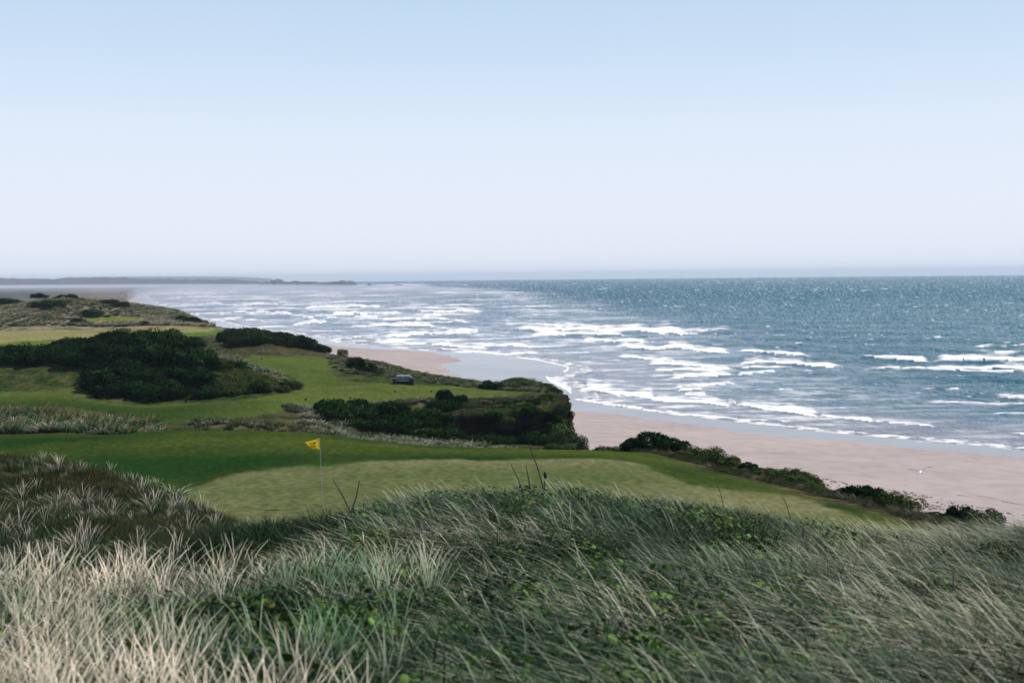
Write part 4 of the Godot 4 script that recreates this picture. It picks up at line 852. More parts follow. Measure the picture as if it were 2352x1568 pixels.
# ------------------------------------------------------------------ far coast
func build_far() -> void:
	# sea spray hanging over the far beach
	var spray := FogVolume.new()
	spray.name = "sea_spray"
	spray.shape = RenderingServer.FOG_VOLUME_SHAPE_ELLIPSOID
	spray.size = Vector3(1900, 34, 2900)
	var fm := FogMaterial.new()
	fm.density = 0.0009
	fm.albedo = Color(0.93, 0.95, 1.0)
	spray.material = fm
	add_child(spray)
	spray.position = Vector3(-1000, 2, -1950)
	spray.rotation.y = 0.30
	tag(spray, "haze of sea spray hanging over the distant beach at left", "", "", "stuff")
	# wooded headland, a solid ridge with a rough treed crest
	for h in 2:
		var prof := poly([HEADLAND, FARHILL][h])
		var z0: float = [-4300.0, -8800.0][h]
		var depth: float = [700.0, 1200.0][h]
		var v := PackedVector3Array()
		var c := PackedColorArray()
		var ix := PackedInt32Array()
		var cols: int = [420, 120][h]
		var rows := 14
		var nz := FastNoiseLite.new()
		nz.seed = 70 + h
		nz.frequency = 0.02
		for i in cols:
			var x := lerpf(prof[0].x, prof[-1].x, float(i) / (cols - 1))
			var y := 0.0
			for q in prof.size() - 1:
				if x >= prof[q].x and x <= prof[q + 1].x: y = lerpf(prof[q].y, prof[q + 1].y, (x - prof[q].x) / (prof[q + 1].x - prof[q].x))
			for j in rows:
				var t := float(j) / (rows - 1)
				var z := z0 + 60.0 - t * depth
				var up := smooth(0.0, 0.10, t) * smooth(1.0, 0.5, t)
				var yy := -1.0 + (y + 1.0) * up
				if h == 0: yy += up * (nz.get_noise_2d(x * 1.2, z) * 3.0 + maxf(0.0, nz.get_noise_2d(x * 1.8, 5.0 + z * 0.2)) * 11.0)
				v.append(Vector3(x, yy, z))
				c.append(Color(0.030, 0.030, 0.034).lerp(Color(0.10, 0.085, 0.085), clampf(smooth(0.12, 0.0, t) * 0.7 + nz.get_noise_2d(x, z + 90.0) * 0.5, 0, 1)))
				if i > 0 and j > 0:
					var a := (i - 1) * rows + j - 1
					ix.append_array(PackedInt32Array([a, a + 1, a + rows, a + rows, a + 1, a + rows + 1]))
		var st := SurfaceTool.new()
		st.create_from(arr(v, PackedVector3Array(), c, ix), 0)
		st.generate_normals()
		tag(put(["headland", "hills"][h], st.commit(), mat(Color(1, 1, 1), 1.0)), ["hazy low wooded headland along the horizon at left", "faint blue hills behind the wooded headland"][h], "", "", "structure")
	# offshore rocks
	var mr := mat(Color(1, 1, 1), 0.95)
	for q in ROCKS.size():
		var d: Array = ROCKS[q]
		var st := SurfaceTool.new()
		st.begin(Mesh.PRIMITIVE_TRIANGLES)
		var nz := FastNoiseLite.new()
		nz.seed = 200 + q
		nz.frequency = 1.1
		nz.fractal_octaves = 3
		var grid := []
		for j in 13:
			var th := float(j) / 12 * PI * 0.5
			for i in 33:
				var ph := float(i % 32) / 32 * TAU
				var dir := Vector3(cos(ph) * sin(th), cos(th), sin(ph) * sin(th))
				var flat_top := pow(maxf(dir.y, 0.0), 0.55)
				var k := 1.0 + 0.35 * nz.get_noise_3d(dir.x * 1.5, dir.y, dir.z * 1.5)
				if q == 7: k *= 1.0 + 0.3 * dir.x
				grid.append(Vector3(dir.x * d[2] * 0.5 * k, flat_top * d[3] * k - 0.6, dir.z * d[2] * 0.35 * k))
		for j in 12:
			for i in 32:
				var a := j * 33 + i
				for t in [a, a + 1, a + 33, a + 33, a + 1, a + 34]:
					var p: Vector3 = grid[t]
					var g := 0.5 + 0.5 * nz.get_noise_3d(p.x * 0.1, p.y * 0.2, p.z * 0.1)
					st.set_color(Color(0.04, 0.04, 0.05).lerp(Color(0.10, 0.09, 0.09), g))
					st.add_vertex(p)
		st.index()
		st.generate_normals()
		var o := put("sea_rock", st.commit(), mr)
		o.position = Vector3(d[0], 0, d[1])
		tag(o, d[4], "rock", "rocks off the headland")


# ------------------------------------------------------------------ plants
func blade(V: PackedVector3Array, N: PackedVector3Array, C: PackedColorArray, I: PackedInt32Array, at: Vector3, length: float, width: float, lean: Vector3, droop: float, ca: Color, cb: Color, segs := 4) -> void:
	var side := lean.cross(Vector3.UP)
	if side.length() < 0.01: side = Vector3.RIGHT
	side = side.normalized().rotated(Vector3.UP, rng.randf_range(-1.2, 1.2))
	var p := at
	var dir := (Vector3.UP + lean).normalized()
	if side.cross(dir).dot(Vector3(0, 1, 0.8)) > 0.0: side = -side   # the lit upper face is the front
	var base := V.size()
	for s in segs + 1:
		var t := float(s) / segs
		var w := width * (1.0 - t * t) * 0.5 + width * 0.06
		var n := dir.cross(side).normalized()
		var c := ca.lerp(cb, smooth(0.25, 0.95, t))
		V.append(p - side * w); V.append(p + side * w)
		N.append((n * 0.75 + Vector3.UP * 0.45 - side * 0.35).normalized()); N.append((n * 0.75 + Vector3.UP * 0.45 + side * 0.35).normalized())
		C.append(c); C.append(c)
		if s < segs:
			var k := base + s * 2
			I.append_array(PackedInt32Array([k, k + 1, k + 2, k + 1, k + 3, k + 2]))
		p += dir * length / segs
		dir = (dir + (lean.normalized() * 0.7 - Vector3.UP * 0.7) * droop / segs).normalized()

func grass_clump(sd: int, count: int, spread: float, l0: float, l1: float, width: float, wind: float, splay: float, droop: float, base: Color, tips: Array, segs := 4) -> ArrayMesh:
	rng.seed = sd
	var V := PackedVector3Array()
	var N := PackedVector3Array()
	var C := PackedColorArray()
	var I := PackedInt32Array()
	for b in count:
		var a := rng.randf() * TAU
		var r := sqrt(rng.randf())
		var o := Vector3(cos(a) * r, 0, sin(a) * r)
		var lean := o * splay + Vector3(-wind * rng.randf_range(0.6, 1.3), 0, rng.randf_range(-0.22, 0.22)) + Vector3(rng.randfn(0, 0.1), 0, rng.randfn(0, 0.1))
		var k := rng.randf_range(0.75, 1.25)
		var tip: Color = tips[rng.randi() % tips.size()]
		blade(V, N, C, I, o * spread - Vector3(0, 0.03, 0), rng.randf_range(l0, l1), width * rng.randf_range(0.7, 1.3), lean, droop * rng.randf_range(0.5, 1.5), base * k, tip * k, segs)
	return arr(V, N, C, I)

func leaf_clump(sd: int, count: int, size: float, cols: Array) -> ArrayMesh:
	rng.seed = sd
	var V := PackedVector3Array()
	var N := PackedVector3Array()
	var C := PackedColorArray()
	var I := PackedInt32Array()
	for b in count:
		var a := rng.randf() * TAU
		var r := sqrt(rng.randf())
		var at := Vector3(cos(a) * r, (1.0 - r * r * 0.8) * rng.randf_range(0.35, 1.0), sin(a) * r) * Vector3(0.30, 0.24, 0.30)
		var up := (Vector3(cos(a) * r, 1.1, sin(a) * r) + Vector3(rng.randfn(0, 0.4), rng.randfn(0, 0.2), rng.randfn(0, 0.4))).normalized()
		var x := up.cross(Vector3(rng.randfn(), rng.randfn(), rng.randfn())).normalized()
		var y := x.cross(up)
		var s := size * rng.randf_range(0.6, 1.25)
		var c: Color = cols[rng.randi() % cols.size()] * rng.randf_range(0.7, 1.3)
		var k := V.size()
		V.append(at + up * s * 0.06); N.append(up); C.append(c)
		for q in 7:
			var ph := q * TAU / 7.0
			V.append(at + x * cos(ph) * s * 0.5 + y * sin(ph) * s * 0.42 - up * s * 0.05 * (1.0 + cos(ph * 2.0)))
			N.append((up + (x * cos(ph) + y * sin(ph)) * 0.25).normalized())
			C.append(c * (0.9 if q % 2 else 1.05))
			I.append_array(PackedInt32Array([k, k + 1 + q, k + 1 + (q + 1) % 7]))
	return arr(V, N, C, I)

func crown(sd: int, count: int, leaf: float, spiky: bool, cols: Array, lobes := 9) -> ArrayMesh:   # a dome of radius one, full of leaves
	rng.seed = sd
	var V := PackedVector3Array()
	var N := PackedVector3Array()
	var C := PackedColorArray()
	var I := PackedInt32Array()
	var centre := [[Vector3(0, 0.25, 0), 0.72]]
	for q in lobes:
		var a := q * TAU / lobes + rng.randf() * 0.6
		var f := rng.randf_range(0.35, 0.72)
		centre.append([Vector3(cos(a) * f, rng.randf_range(0.1, 0.55), sin(a) * f), rng.randf_range(0.25, 0.44)])
	for b in count:
		var l: Array = centre[rng.randi() % centre.size()]
		var d := Vector3(rng.randfn(), rng.randfn() + 0.55, rng.randfn()).normalized()
		var at: Vector3 = l[0] + d * l[1] * pow(rng.randf_range(0.45, 1.0), 0.4)
		if at.y < -0.02: at.y = rng.randf() * 0.1
		var up := (d + Vector3(rng.randfn(0, 0.45), rng.randfn(0.15, 0.4), rng.randfn(0, 0.45))).normalized()
		var x := up.cross(Vector3(rng.randfn(), rng.randfn(), rng.randfn())).normalized()
		var y := x.cross(up)
		if spiky and y.dot(d) > 0.0:
			x = -x
			y = -y
		var s := leaf * rng.randf_range(0.6, 1.35)
		var c: Color = cols[rng.randi() % cols.size()] * rng.randf_range(0.65, 1.35)
		var k := V.size()
		if spiky:
			var tall := up * s * 1.7
			V.append_array([at - x * s * 0.3, at + x * s * 0.3, at + tall * 0.6 + x * s * 0.22 + y * s * 0.1, at + tall, at + tall * 0.6 - x * s * 0.22 - y * s * 0.1])
			for q in 5: N.append((d + x * (0.3 if q in [1, 2] else -0.3)).normalized()); C.append(c)
			I.append_array(PackedInt32Array([k, k + 1, k + 2, k, k + 2, k + 4, k + 4, k + 2, k + 3]))
		else:
			V.append_array([at - x * s * 0.5, at + y * s * 0.4 + up * s * 0.1, at + x * s * 0.5, at - y * s * 0.4 + up * s * 0.1])
			for q in 4: N.append((up + d * 0.6).normalized()); C.append(c)
			I.append_array(PackedInt32Array([k, k + 2, k + 1, k, k + 3, k + 2]))
	return arr(V, N, C, I)

func stems(sd: int) -> ArrayMesh:
	rng.seed = sd
	var st := SurfaceTool.new()
	st.begin(Mesh.PRIMITIVE_TRIANGLES)
	for q in 7:
		var a := q * TAU / 7 + rng.randf()
		tube(st, [Vector3(0, -0.15, 0), Vector3(cos(a) * 0.2, 0.2, sin(a) * 0.2), Vector3(cos(a) * 0.55, 0.45, sin(a) * 0.55)], [0.05, 0.035, 0.015], 5)
	st.generate_normals()
	return st.commit()

func tube(st: SurfaceTool, path: Array, rad: Array, sides := 6) -> void:
	for s in path.size() - 1:
		var d: Vector3 = (path[s + 1] - path[s]).normalized()
		var x := d.cross(Vector3(0.3, 0.1, 0.95)).normalized()
		var y := d.cross(x)
		for q in sides:
			var a0 := q * TAU / sides
			var a1 := (q + 1) * TAU / sides
			var p: Vector3 = path[s] + (x * cos(a0) + y * sin(a0)) * rad[s]
			var r: Vector3 = path[s] + (x * cos(a1) + y * sin(a1)) * rad[s]
			var t: Vector3 = path[s + 1] + (x * cos(a0) + y * sin(a0)) * rad[s + 1]
			var u: Vector3 = path[s + 1] + (x * cos(a1) + y * sin(a1)) * rad[s + 1]
			for w in [p, r, t, r, u, t]: st.add_vertex(w)

func scatter(called: String, meshes: Array, m: Material, places: Array, label: String) -> void:   # places: [mesh number, Transform3D, Color]
	var root := Node3D.new()
	root.name = numbered(called)
	add_child(root)
	tag(root, label, "", "", "stuff")
	for q in meshes.size():
		var list := places.filter(func(p): return p[0] == q)
		if list.is_empty(): continue
		var mm := MultiMesh.new()
		mm.transform_format = MultiMesh.TRANSFORM_3D
		mm.use_colors = true
		mm.mesh = meshes[q]
		mm.instance_count = list.size()
		for k in list.size():
			mm.set_instance_transform(k, list[k][1])
			mm.set_instance_color(k, list[k][2])
		var o := MultiMeshInstance3D.new()
		o.name = "tufts"
		o.multimesh = mm
		o.material_override = m
		o.set_meta("kind", "stuff")
		root.add_child(o, true)

func spot(x: float, z: float, turn: float, size: float, tall := 1.0) -> Transform3D:
	return Transform3D(Basis(Vector3.UP, turn).scaled(Vector3(size, size * tall, size)), Vector3(x, ground(x, z), z))

func in_zone(zone: Array, count: int, meshes: Array, s0: float, s1: float, tints: Array, out: Array, patchy := 0.0) -> void:
	var p := poly(zone)
	var lo := p[0]
	var hi := p[0]
	for q in p:
		lo = lo.min(q); hi = hi.max(q)
	var made := 0
	for tries in count * 8:
		if made >= count: break
		var c := Vector2(rng.randf_range(lo.x, hi.x), rng.randf_range(lo.y, hi.y))
		if not Geometry2D.is_point_in_polygon(c, p): continue
		if grid_at(inland, c.x, c.y) < -1.0: continue
		var n := n_mid.get_noise_2d(c.x * 1.3, c.y * 1.3)
		if patchy > 0.0 and n + rng.randf_range(-0.3, 0.3) < patchy - 0.5: continue
		var k := clampi(int((n * 1.3 + 0.5) * tints.size() + rng.randf_range(-0.8, 0.8)), 0, tints.size() - 1)
		out.append([meshes[rng.randi() % meshes.size()], spot(c.x, c.y, rng.randf_range(-0.5, 0.5), rng.randf_range(s0, s1), rng.randf_range(0.8, 1.2)), tints[k] * rng.randf_range(0.8, 1.2)])
		made += 1

func build_vegetation() -> void:
	var green_base := Color(0.009, 0.026, 0.010)  # straw and green, pushed apart so sun and shade contrast sits in the colour
	var straw := Color(0.84, 0.76, 0.65)
	var silver := Color(0.33, 0.35, 0.28)
	var olive := Color(0.024, 0.054, 0.016)
	var brown := Color(0.15, 0.095, 0.055)
	var clumps := [
		grass_clump(301, 34, 0.15, 0.32, 0.82, 0.0105, 0.75, 0.50, 1.15, green_base, [straw, straw, silver, olive, olive, olive * 1.8]),
		grass_clump(302, 34, 0.17, 0.35, 0.88, 0.0105, 0.95, 0.45, 1.25, green_base, [straw, silver, silver, olive, olive * 1.8, olive]),
		grass_clump(303, 32, 0.14, 0.35, 0.75, 0.0105, 0.60, 0.60, 1.1, green_base, [straw, straw, silver, silver, olive]),
		grass_clump(304, 34, 0.13, 0.45, 0.85, 0.0115, 0.40, 0.55, 0.9, green_base * 0.9, [straw, straw, silver, olive]),
		grass_clump(305, 24, 0.10, 0.15, 0.32, 0.0060, 0.25, 0.7, 0.8, green_base, [olive, brown, straw * 0.7], 3),
		grass_clump(306, 24, 0.12, 0.18, 0.36, 0.0070, 0.25, 0.7, 0.8, green_base, [brown, brown, olive], 3),
		grass_clump(307, 60, 0.26, 0.50, 1.00, 0.028, 0.35, 1.2, 1.6, green_base * 1.1, [straw, straw, silver, olive], 3),
		grass_clump(308, 60, 0.28, 0.45, 0.95, 0.028, 0.45, 1.1, 1.6, green_base * 1.1, [straw, silver, olive, olive], 3),
		grass_clump(309, 50, 0.25, 0.35, 0.70, 0.030, 0.20, 0.9, 0.9, green_base, [olive, olive, silver * 0.8, brown], 3),
		grass_clump(310, 40, 0.20, 0.14, 0.40, 0.012, 0.30, 0.8, 0.9, Color(0.012, 0.034, 0.012), [Color(0.030, 0.075, 0.020), Color(0.022, 0.058, 0.020), Color(0.05, 0.085, 0.022), Color(0.035, 0.07, 0.035)], 3),
	]
	var mg := mat(Color(1, 1, 1), 0.42)
	mg.metallic_specular = 0.17
	mg.backlight_enabled = true
	mg.backlight = lin(0.5, 0.5, 0.42)
	var white := Color(1, 1, 1)
	# near dune: tall wind-combed grass with leafy ground cover between
	rng.seed = 401
	var near := []
	var leafy := []
	for q in 20500:
		var a := rng.randf_range(-0.72, 0.72)
		var r := sqrt(lerpf(4.4 * 4.4, 17.5 * 17.5, rng.randf()))
		var x := sin(a) * r
		var z := -cos(a) * r
		var lw := leaf_weight(x, z)
		var n := n_mid.get_noise_2d(x * 1.5 + 31.0, z * 2.2)
		if x < -1.5 and r > 8.3 and x < -2.0 + (r - 9.0) * 0.10 and r > 9.0: continue   # the path and slope on the left have their own cover
		if rng.randf() < lw * 0.62:
			continue
		if n < 0.0 and rng.randf() < 0.45 + 0.5 * smooth(0.0, -0.2, n): continue
		var k := 0
		if x < -0.6 and r < 9.5: k = 2 + rng.randi() % 2
		else: k = rng.randi() % 2
		var tint := Color(1.15, 1.12, 1.06).lerp(Color(0.20, 0.40, 0.26), clampf(0.42 + n_big.get_noise_2d(x * 9.0, z * 9.0) * 1.3 + rng.randf_range(-0.4, 0.4), 0, 1)) * rng.randf_range(0.7, 1.25)
		near.append([k, spot(x, z, rng.randfn(0, 0.3), rng.randf_range(0.42, 0.95) * lerpf(0.72, 1.0, smooth(-0.9, 0.6, x) if r < 10.0 else 0.75)), tint])
	for q in 7800:
		var a := rng.randf_range(-0.72, 0.72)
		var r := sqrt(lerpf(3.0 * 3.0, 18.0 * 18.0, rng.randf()))
		var x := sin(a) * r
		var z := -cos(a) * r
		if r > 9.0 and x < -2.0 + (r - 9.0) * 0.10 and rng.randf() < 0.6: continue
		near.append([9, spot(x, z, rng.randf() * TAU, rng.randf_range(0.5, 1.1)), white * rng.randf_range(0.2, 0.75)])  # low grass tinted dark, painting the shade between the tall clumps
	scatter("dune_grass", clumps, mg, near, "tall pale wind-bent beach grass covering the near dune")
	var leaf_cols := [Color(0.022, 0.064, 0.010), Color(0.013, 0.040, 0.010), Color(0.055, 0.115, 0.012), Color(0.15, 0.145, 0.016), Color(0.018, 0.045, 0.020), Color(0.13, 0.045, 0.018), Color(0.045, 0.032, 0.015)]
	var leaf_meshes := [leaf_clump(311, 120, 0.046, leaf_cols.slice(0, 3) + [leaf_cols[4], leaf_cols[0], leaf_cols[1], leaf_cols[3]]), leaf_clump(312, 120, 0.042, leaf_cols + leaf_cols.slice(0, 3) + leaf_cols.slice(0, 3) + leaf_cols.slice(0, 2)), leaf_clump(313, 110, 0.055, leaf_cols.slice(0, 3))]
	var ml := mat(Color(1, 1, 1), 0.62)
	ml.metallic_specular = 0.3
	ml.backlight_enabled = true
	ml.backlight = lin(0.3, 0.34, 0.12)
	rng.seed = 402
	for q in 15600:
		var a := rng.randf_range(-0.72, 0.72)
		var r := sqrt(lerpf(3.0 * 3.0, 16.5 * 16.5, rng.randf()))
		var x := sin(a) * r
		var z := -cos(a) * r
		var lw := leaf_weight(x, z)
		if r > 8.2 and x < -2.1 + maxf(0.0, r - 9.0) * 0.10: continue
		if rng.randf() > maxf(lw * 0.55, 0.05 if n_mid.get_noise_2d(x * 1.5 + 31.0, z * 2.2) > -0.05 else 0.26): continue
		leafy.append([1 if r > 10.5 and rng.randf() < 0.6 else rng.randi() % 3, spot(x, z, rng.randf() * TAU, rng.randf_range(0.45, 1.05), rng.randf_range(0.7, 1.4)), (Color(0.45, 0.55, 0.45).lerp(Color(1.6, 1.5, 1.15), clampf(0.4 + n_mid.get_noise_2d(x * 3.0 + 9.0, z * 3.0) * 1.6, 0, 1))) * rng.randf_range(0.6, 1.3)])  # tint also paints sunlit leaves bright and the gaps between them dark
	scatter("ground_cover", leaf_meshes, ml, leafy, "low leafy ground cover of green yellow and reddish leaves on the near dune")
	# other grass
	rng.seed = 403
	var slope := []
	in_zone(Z_LEFT_SLOPE, 7000, [4, 5, 5], 0.5, 0.95, [Color(0.62, 0.58, 0.38), Color(0.5, 0.68, 0.36), Color(0.4, 0.62, 0.32)], slope)
	in_zone(Z_LEFT_SLOPE, 480, [0, 2, 3], 0.28, 0.58, [Color(0.5, 0.65, 0.5), white, white], slope, 0.55)
	scatter("slope_grass", clumps, mg, slope, "short brown and green rough grass on the slope at left")
	var row := []
	in_zone(Z_TALL_ROW, 260, [6, 7], 0.55, 1.25, [Color(0.4, 0.5, 0.38), Color(0.7, 0.75, 0.65), white], row, 0.45)
	in_zone(Z_TALL_ROW, 600, [9, 8], 0.9, 1.9, [Color(0.6, 0.8, 0.5), Color(0.8, 0.9, 0.6)], row)
	scatter("tall_grass", clumps, mg, row, "row of tall pale beach grass between two fairways at left")
	var edge := []
	in_zone(Z_FACE_EDGE, 520, [6, 7, 8], 0.5, 0.95, [Color(0.5, 0.65, 0.45), Color(0.75, 0.8, 0.6), white], edge, 0.35)
	in_zone(Z_GULLY, 500, [8], 0.5, 0.9, [Color(0.5, 0.6, 0.45), Color(0.8, 0.8, 0.6)], edge)
	in_zone(Z_LIP, 1200, [8, 8, 7], 0.3, 0.65, [Color(0.4, 0.55, 0.4), Color(0.8, 0.75, 0.6)], edge)
	in_zone(Z_BENCH_EDGE, 900, [8, 8, 7], 0.4, 0.9, [Color(0.6, 0.75, 0.5), Color(0.9, 0.85, 0.7)], edge)
	in_zone(Z_MOUND_GRASS, 260, [6, 7, 8], 0.5, 0.9, [Color(0.5, 0.65, 0.45), white], edge, 0.4)
	in_zone(Z_RIDGE_EDGE, 420, [6, 7, 8], 0.5, 0.9, [Color(0.55, 0.65, 0.5), Color(0.95, 0.85, 0.7)], edge, 0.35)
	scatter("rough_grass", clumps, mg, edge, "straw and green rough grass fringing the plateau and its dark shrubs")
	var bank := []
	in_zone(Z_RIGHT_BANK, 3400, [4, 5], 0.45, 0.95, [Color(0.35, 0.5, 0.25), Color(0.55, 0.55, 0.32), Color(0.65, 0.55, 0.36)], bank)
	in_zone(Z_RIGHT_BANK, 60, [0, 2], 0.4, 0.7, [white], bank, 0.5)
	scatter("bank_grass", clumps, mg, bank, "short brownish rough grass on the bank right of the putting green")
	var dunes := []
	in_zone(Z_DUNES, 5200, [6, 7, 8], 0.8, 1.6, [Color(0.35, 0.5, 0.4), Color(0.8, 0.9, 0.75), Color(1.25, 1.15, 0.95), Color(1.4, 1.2, 1.0)], dunes)
	dunes = dunes.filter(func(p): return not on_lawn(p[1].origin))
	scatter("far_dune_grass", clumps, mg, dunes, "pale mottled beach grass covering the far dunes at left")

	# shrubs
	var gorse := [Color(0.009, 0.030, 0.011), Color(0.014, 0.040, 0.013), Color(0.007, 0.022, 0.010)]
	var leafs := [Color(0.030, 0.066, 0.024), Color(0.045, 0.085, 0.026), Color(0.022, 0.052, 0.026), Color(0.08, 0.095, 0.03)]
	var mixed := [Color(0.035, 0.065, 0.022), Color(0.09, 0.115, 0.022), Color(0.05, 0.05, 0.022), Color(0.03, 0.055, 0.022)]
	var kinds := []
	for q in 3: kinds.append(crown(500 + q, 3600, 0.075, true, gorse))
	for q in 3: kinds.append(crown(510 + q, 3000, 0.085, true, [gorse[0], gorse[1], leafs[0]]))
	for q in 3: kinds.append(crown(520 + q, 2600, 0.085, false, leafs))
	for q in 3: kinds.append(crown(530 + q, 2600, 0.080, false, mixed))
	var stem_mesh := stems(540)
	var mb := mat(Color(1, 1, 1), 0.8)
	mb.specular_mode = BaseMaterial3D.SPECULAR_DISABLED
	mb.backlight_enabled = true
	mb.backlight = lin(0.10, 0.12, 0.05)
	var shades := []
	for t in [Color(0.62, 0.66, 0.66), Color(0.8, 0.8, 0.8), Color(1, 1, 1), Color(1.0, 0.95, 0.78), Color(1.0, 0.82, 0.6)]:
		var md: StandardMaterial3D = mb.duplicate()
		md.albedo_color = t.linear_to_srgb()
		shades.append(md)
	var bark := mat(Color(0.06, 0.045, 0.032), 0.9, false)
	rng.seed = 404
	var zones := [
		[THICKET, "dark evergreen bush in the dense thicket on the mound", "bushes of the dark thicket", "thicket_bush", true],
		[RIDGE, "dark bush on the shrubby ridge between fairway and beach", "bushes of the seaward ridge", "ridge_bush", true],
		[FACE, "dark low bush on the shaded face below the fairway", "bushes on the shaded face", "slope_bush", true],
		[SHOULDER, "green leafy bush on the thicket mound's lighter shoulder", "leafy bushes of the mound's right shoulder", "leafy_bush", true],
		[LIPBUSH, "low bush overhanging the lip of the dark cliff", "bushes on the cliff lip", "cliff_bush", true],
		[EDGE, "low bush in the strip along the bluff edge", "low bushes along the bluff edge", "bluff_bush", true],
		[SKIRT, "leafy bush at the black thicket's right foot", "leafy bushes at the foot of the thicket", "foot_bush", true]]
	for z in zones:
		var lo := Vector2(1e9, 1e9)
		var hi := -lo
		var biggest := 0.0
		for q in range(0, z[0].size(), 5):
			lo = lo.min(Vector2(z[0][q], z[0][q + 1]))
			hi = hi.max(Vector2(z[0][q], z[0][q + 1]))
			biggest = maxf(biggest, z[0][q + 2])
		for q in range(0, z[0].size(), 5):
			var label: String = z[1]
			if z[4]:
				var u := (Vector2(z[0][q], z[0][q + 1]) - lo) / (hi - lo)
				label = ("large " if z[0][q + 2] > biggest * 0.8 else "smaller ") + label + ", " + (["back row", "middle row", "front row"][clampi(int(u.y * 3.0), 0, 2)] + " " + ["at left", "left of centre", "right of centre", "at right"][clampi(int(u.x * 4.0), 0, 3)])
			bush(z[0][q], z[0][q + 1], z[0][q + 2], z[0][q + 3], int(z[0][q + 4]), label, z[2], kinds, stem_mesh, shades[rng.randi() % (3 if z[3] == "bluff_bush" else 5)], bark, z[3])
	# bushes that cling to the cliff's face
	var wall := poly(CLIFFLINE)
	for q in 46:
		var i := rng.randi() % 6
		var at := wall[i].lerp(wall[i + 1], rng.randf())
		var out := Vector2(-(wall[i + 1] - wall[i]).y, (wall[i + 1] - wall[i]).x).normalized()
		at += out * rng.randf_range(0.6, 1.3)
		var f := rng.randf()
		var label: String = ["low", "middle", "high"][int(f * 2.99)] + " bush clinging to the dark cliff face, " + ["at its left end", "left of its middle", "right of its middle", "near its corner", "at its corner", "beyond its corner"][i]
		bush(at.x, at.y, rng.randf_range(0.4, 0.8), rng.randf_range(0.35, 0.6), [0, 1, 2, 3, 0][rng.randi() % 5], label, "bushes on the cliff face", kinds, stem_mesh, shades[rng.randi() % 4], bark, "clinging_bush", lerpf(11.3, 13.9, f))
	for d in SHRUBS:
		bush(d[0], d[1], d[2], d[3], int(d[4]), d[5], "", kinds, stem_mesh, shades[rng.randi() % 4], bark)
	for d in TUSSOCKS:
		var o := thing("grass_tussock", Vector3(d[0], ground(d[0], d[1]), d[1]), d[3], "tussock", "pale grass tussocks")
		var b := put("blades", clumps[6 + rng.randi() % 2], mg, o)
		b.scale = Vector3.ONE * d[2] * 1.5
		b.rotation.y = rng.randf_range(-0.4, 0.4)
		var f := put("dead_blades", clumps[7], mg, o)
		f.scale = Vector3(1.25, 0.8, 1.25) * d[2] * 1.3
		f.rotation.y = rng.randf_range(1.0, 2.0)

	# wind-pruned tree on the far dune
	var ty := ground(TREE.x, TREE.y)
	var t := thing("wind_pruned_tree", Vector3(TREE.x, ty, TREE.y), "lone dark dome-shaped tree leaning on the far dune against the haze", "tree")
	var st := SurfaceTool.new()
	st.begin(Mesh.PRIMITIVE_TRIANGLES)
	tube(st, [Vector3(0.9, -0.3, 0), Vector3(0.3, 0.5, 0), Vector3(-0.7, 1.0, 0.1)], [0.18, 0.14, 0.06])
	tube(st, [Vector3(0.3, 0.5, 0), Vector3(-0.2, 0.9, 0.5), Vector3(-1.6, 1.1, 0.6)], [0.1, 0.08, 0.03])
	tube(st, [Vector3(0.5, 0.3, 0), Vector3(0.6, 1.0, -0.3), Vector3(0.9, 1.3, -0.4)], [0.1, 0.07, 0.03])
	st.generate_normals()
	put("trunk", st.commit(), bark, t)
	var cr := put("crown", crown(550, 5200, 0.07, false, [Color(0.004, 0.009, 0.007), Color(0.006, 0.012, 0.009)], 12), mb, t)
	cr.position = Vector3(-1.1, 0.55, 0)
	cr.scale = Vector3(2.05, 1.25, 1.8)

func on_lawn(p: Vector3) -> bool:
	var c := Vector2(p.x, p.z)
	for g in [TEE, TEE_BACK, GREEN_FAR, APRON_FAR]:
		if Geometry2D.is_point_in_polygon(c, poly(g)): return true
	return false

func leaf_weight(x: float, z: float) -> float:
	var w := 0.0
	for e in [[0.2, -7.6, 1.5, 0.9], [1.2, -7.2, 0.8, 0.8], [-2.3, -11.6, 1.0, 1.2], [-1.5, -12.9, 1.0, 0.9], [-0.3, -13.9, 1.2, 0.8], [1.1, -14.3, 1.3, 0.8], [2.5, -13.8, 1.1, 0.8], [3.5, -13.1, 0.9, 0.7], [-0.2, -8.3, 1.2, 0.55], [0.9, -8.6, 0.9, 0.5], [-0.9, -6.6, 0.8, 0.6], [2.1, -8.2, 0.6, 0.5], [4.6, -10.8, 0.5, 0.4], [0.2, -6.2, 0.7, 0.4], [-1.2, -10.6, 0.8, 0.6]]:
		var d := Vector2((x - e[0]) / e[2], (z - e[1]) / e[3]).length_squared()
		w = maxf(w, exp(-d))
	return clampf(w * 1.25 + n_mid.get_noise_2d(x * 2.0, z * 2.0) * 0.5, 0, 1)

func bush(x: float, z: float, r: float, h: float, kind: int, label: String, group: String, kinds: Array, stem_mesh: Mesh, m: Material, bark: Material, called := "shrub", y := -1.0) -> void:
	var o := thing(called, Vector3(x, y if y > 0.0 else ground(x, z) - 0.05, z), label, "shrub", group)
	var f := put("foliage", kinds[kind * 3 + rng.randi() % 3], m, o)
	f.scale = Vector3(r, h * 1.15, r * rng.randf_range(0.85, 1.1))
	f.rotation.y = rng.randf() * TAU
	var s := put("stems", stem_mesh, bark, o)
	s.scale = Vector3(r, h, r)
	s.rotation.y = rng.randf() * TAU


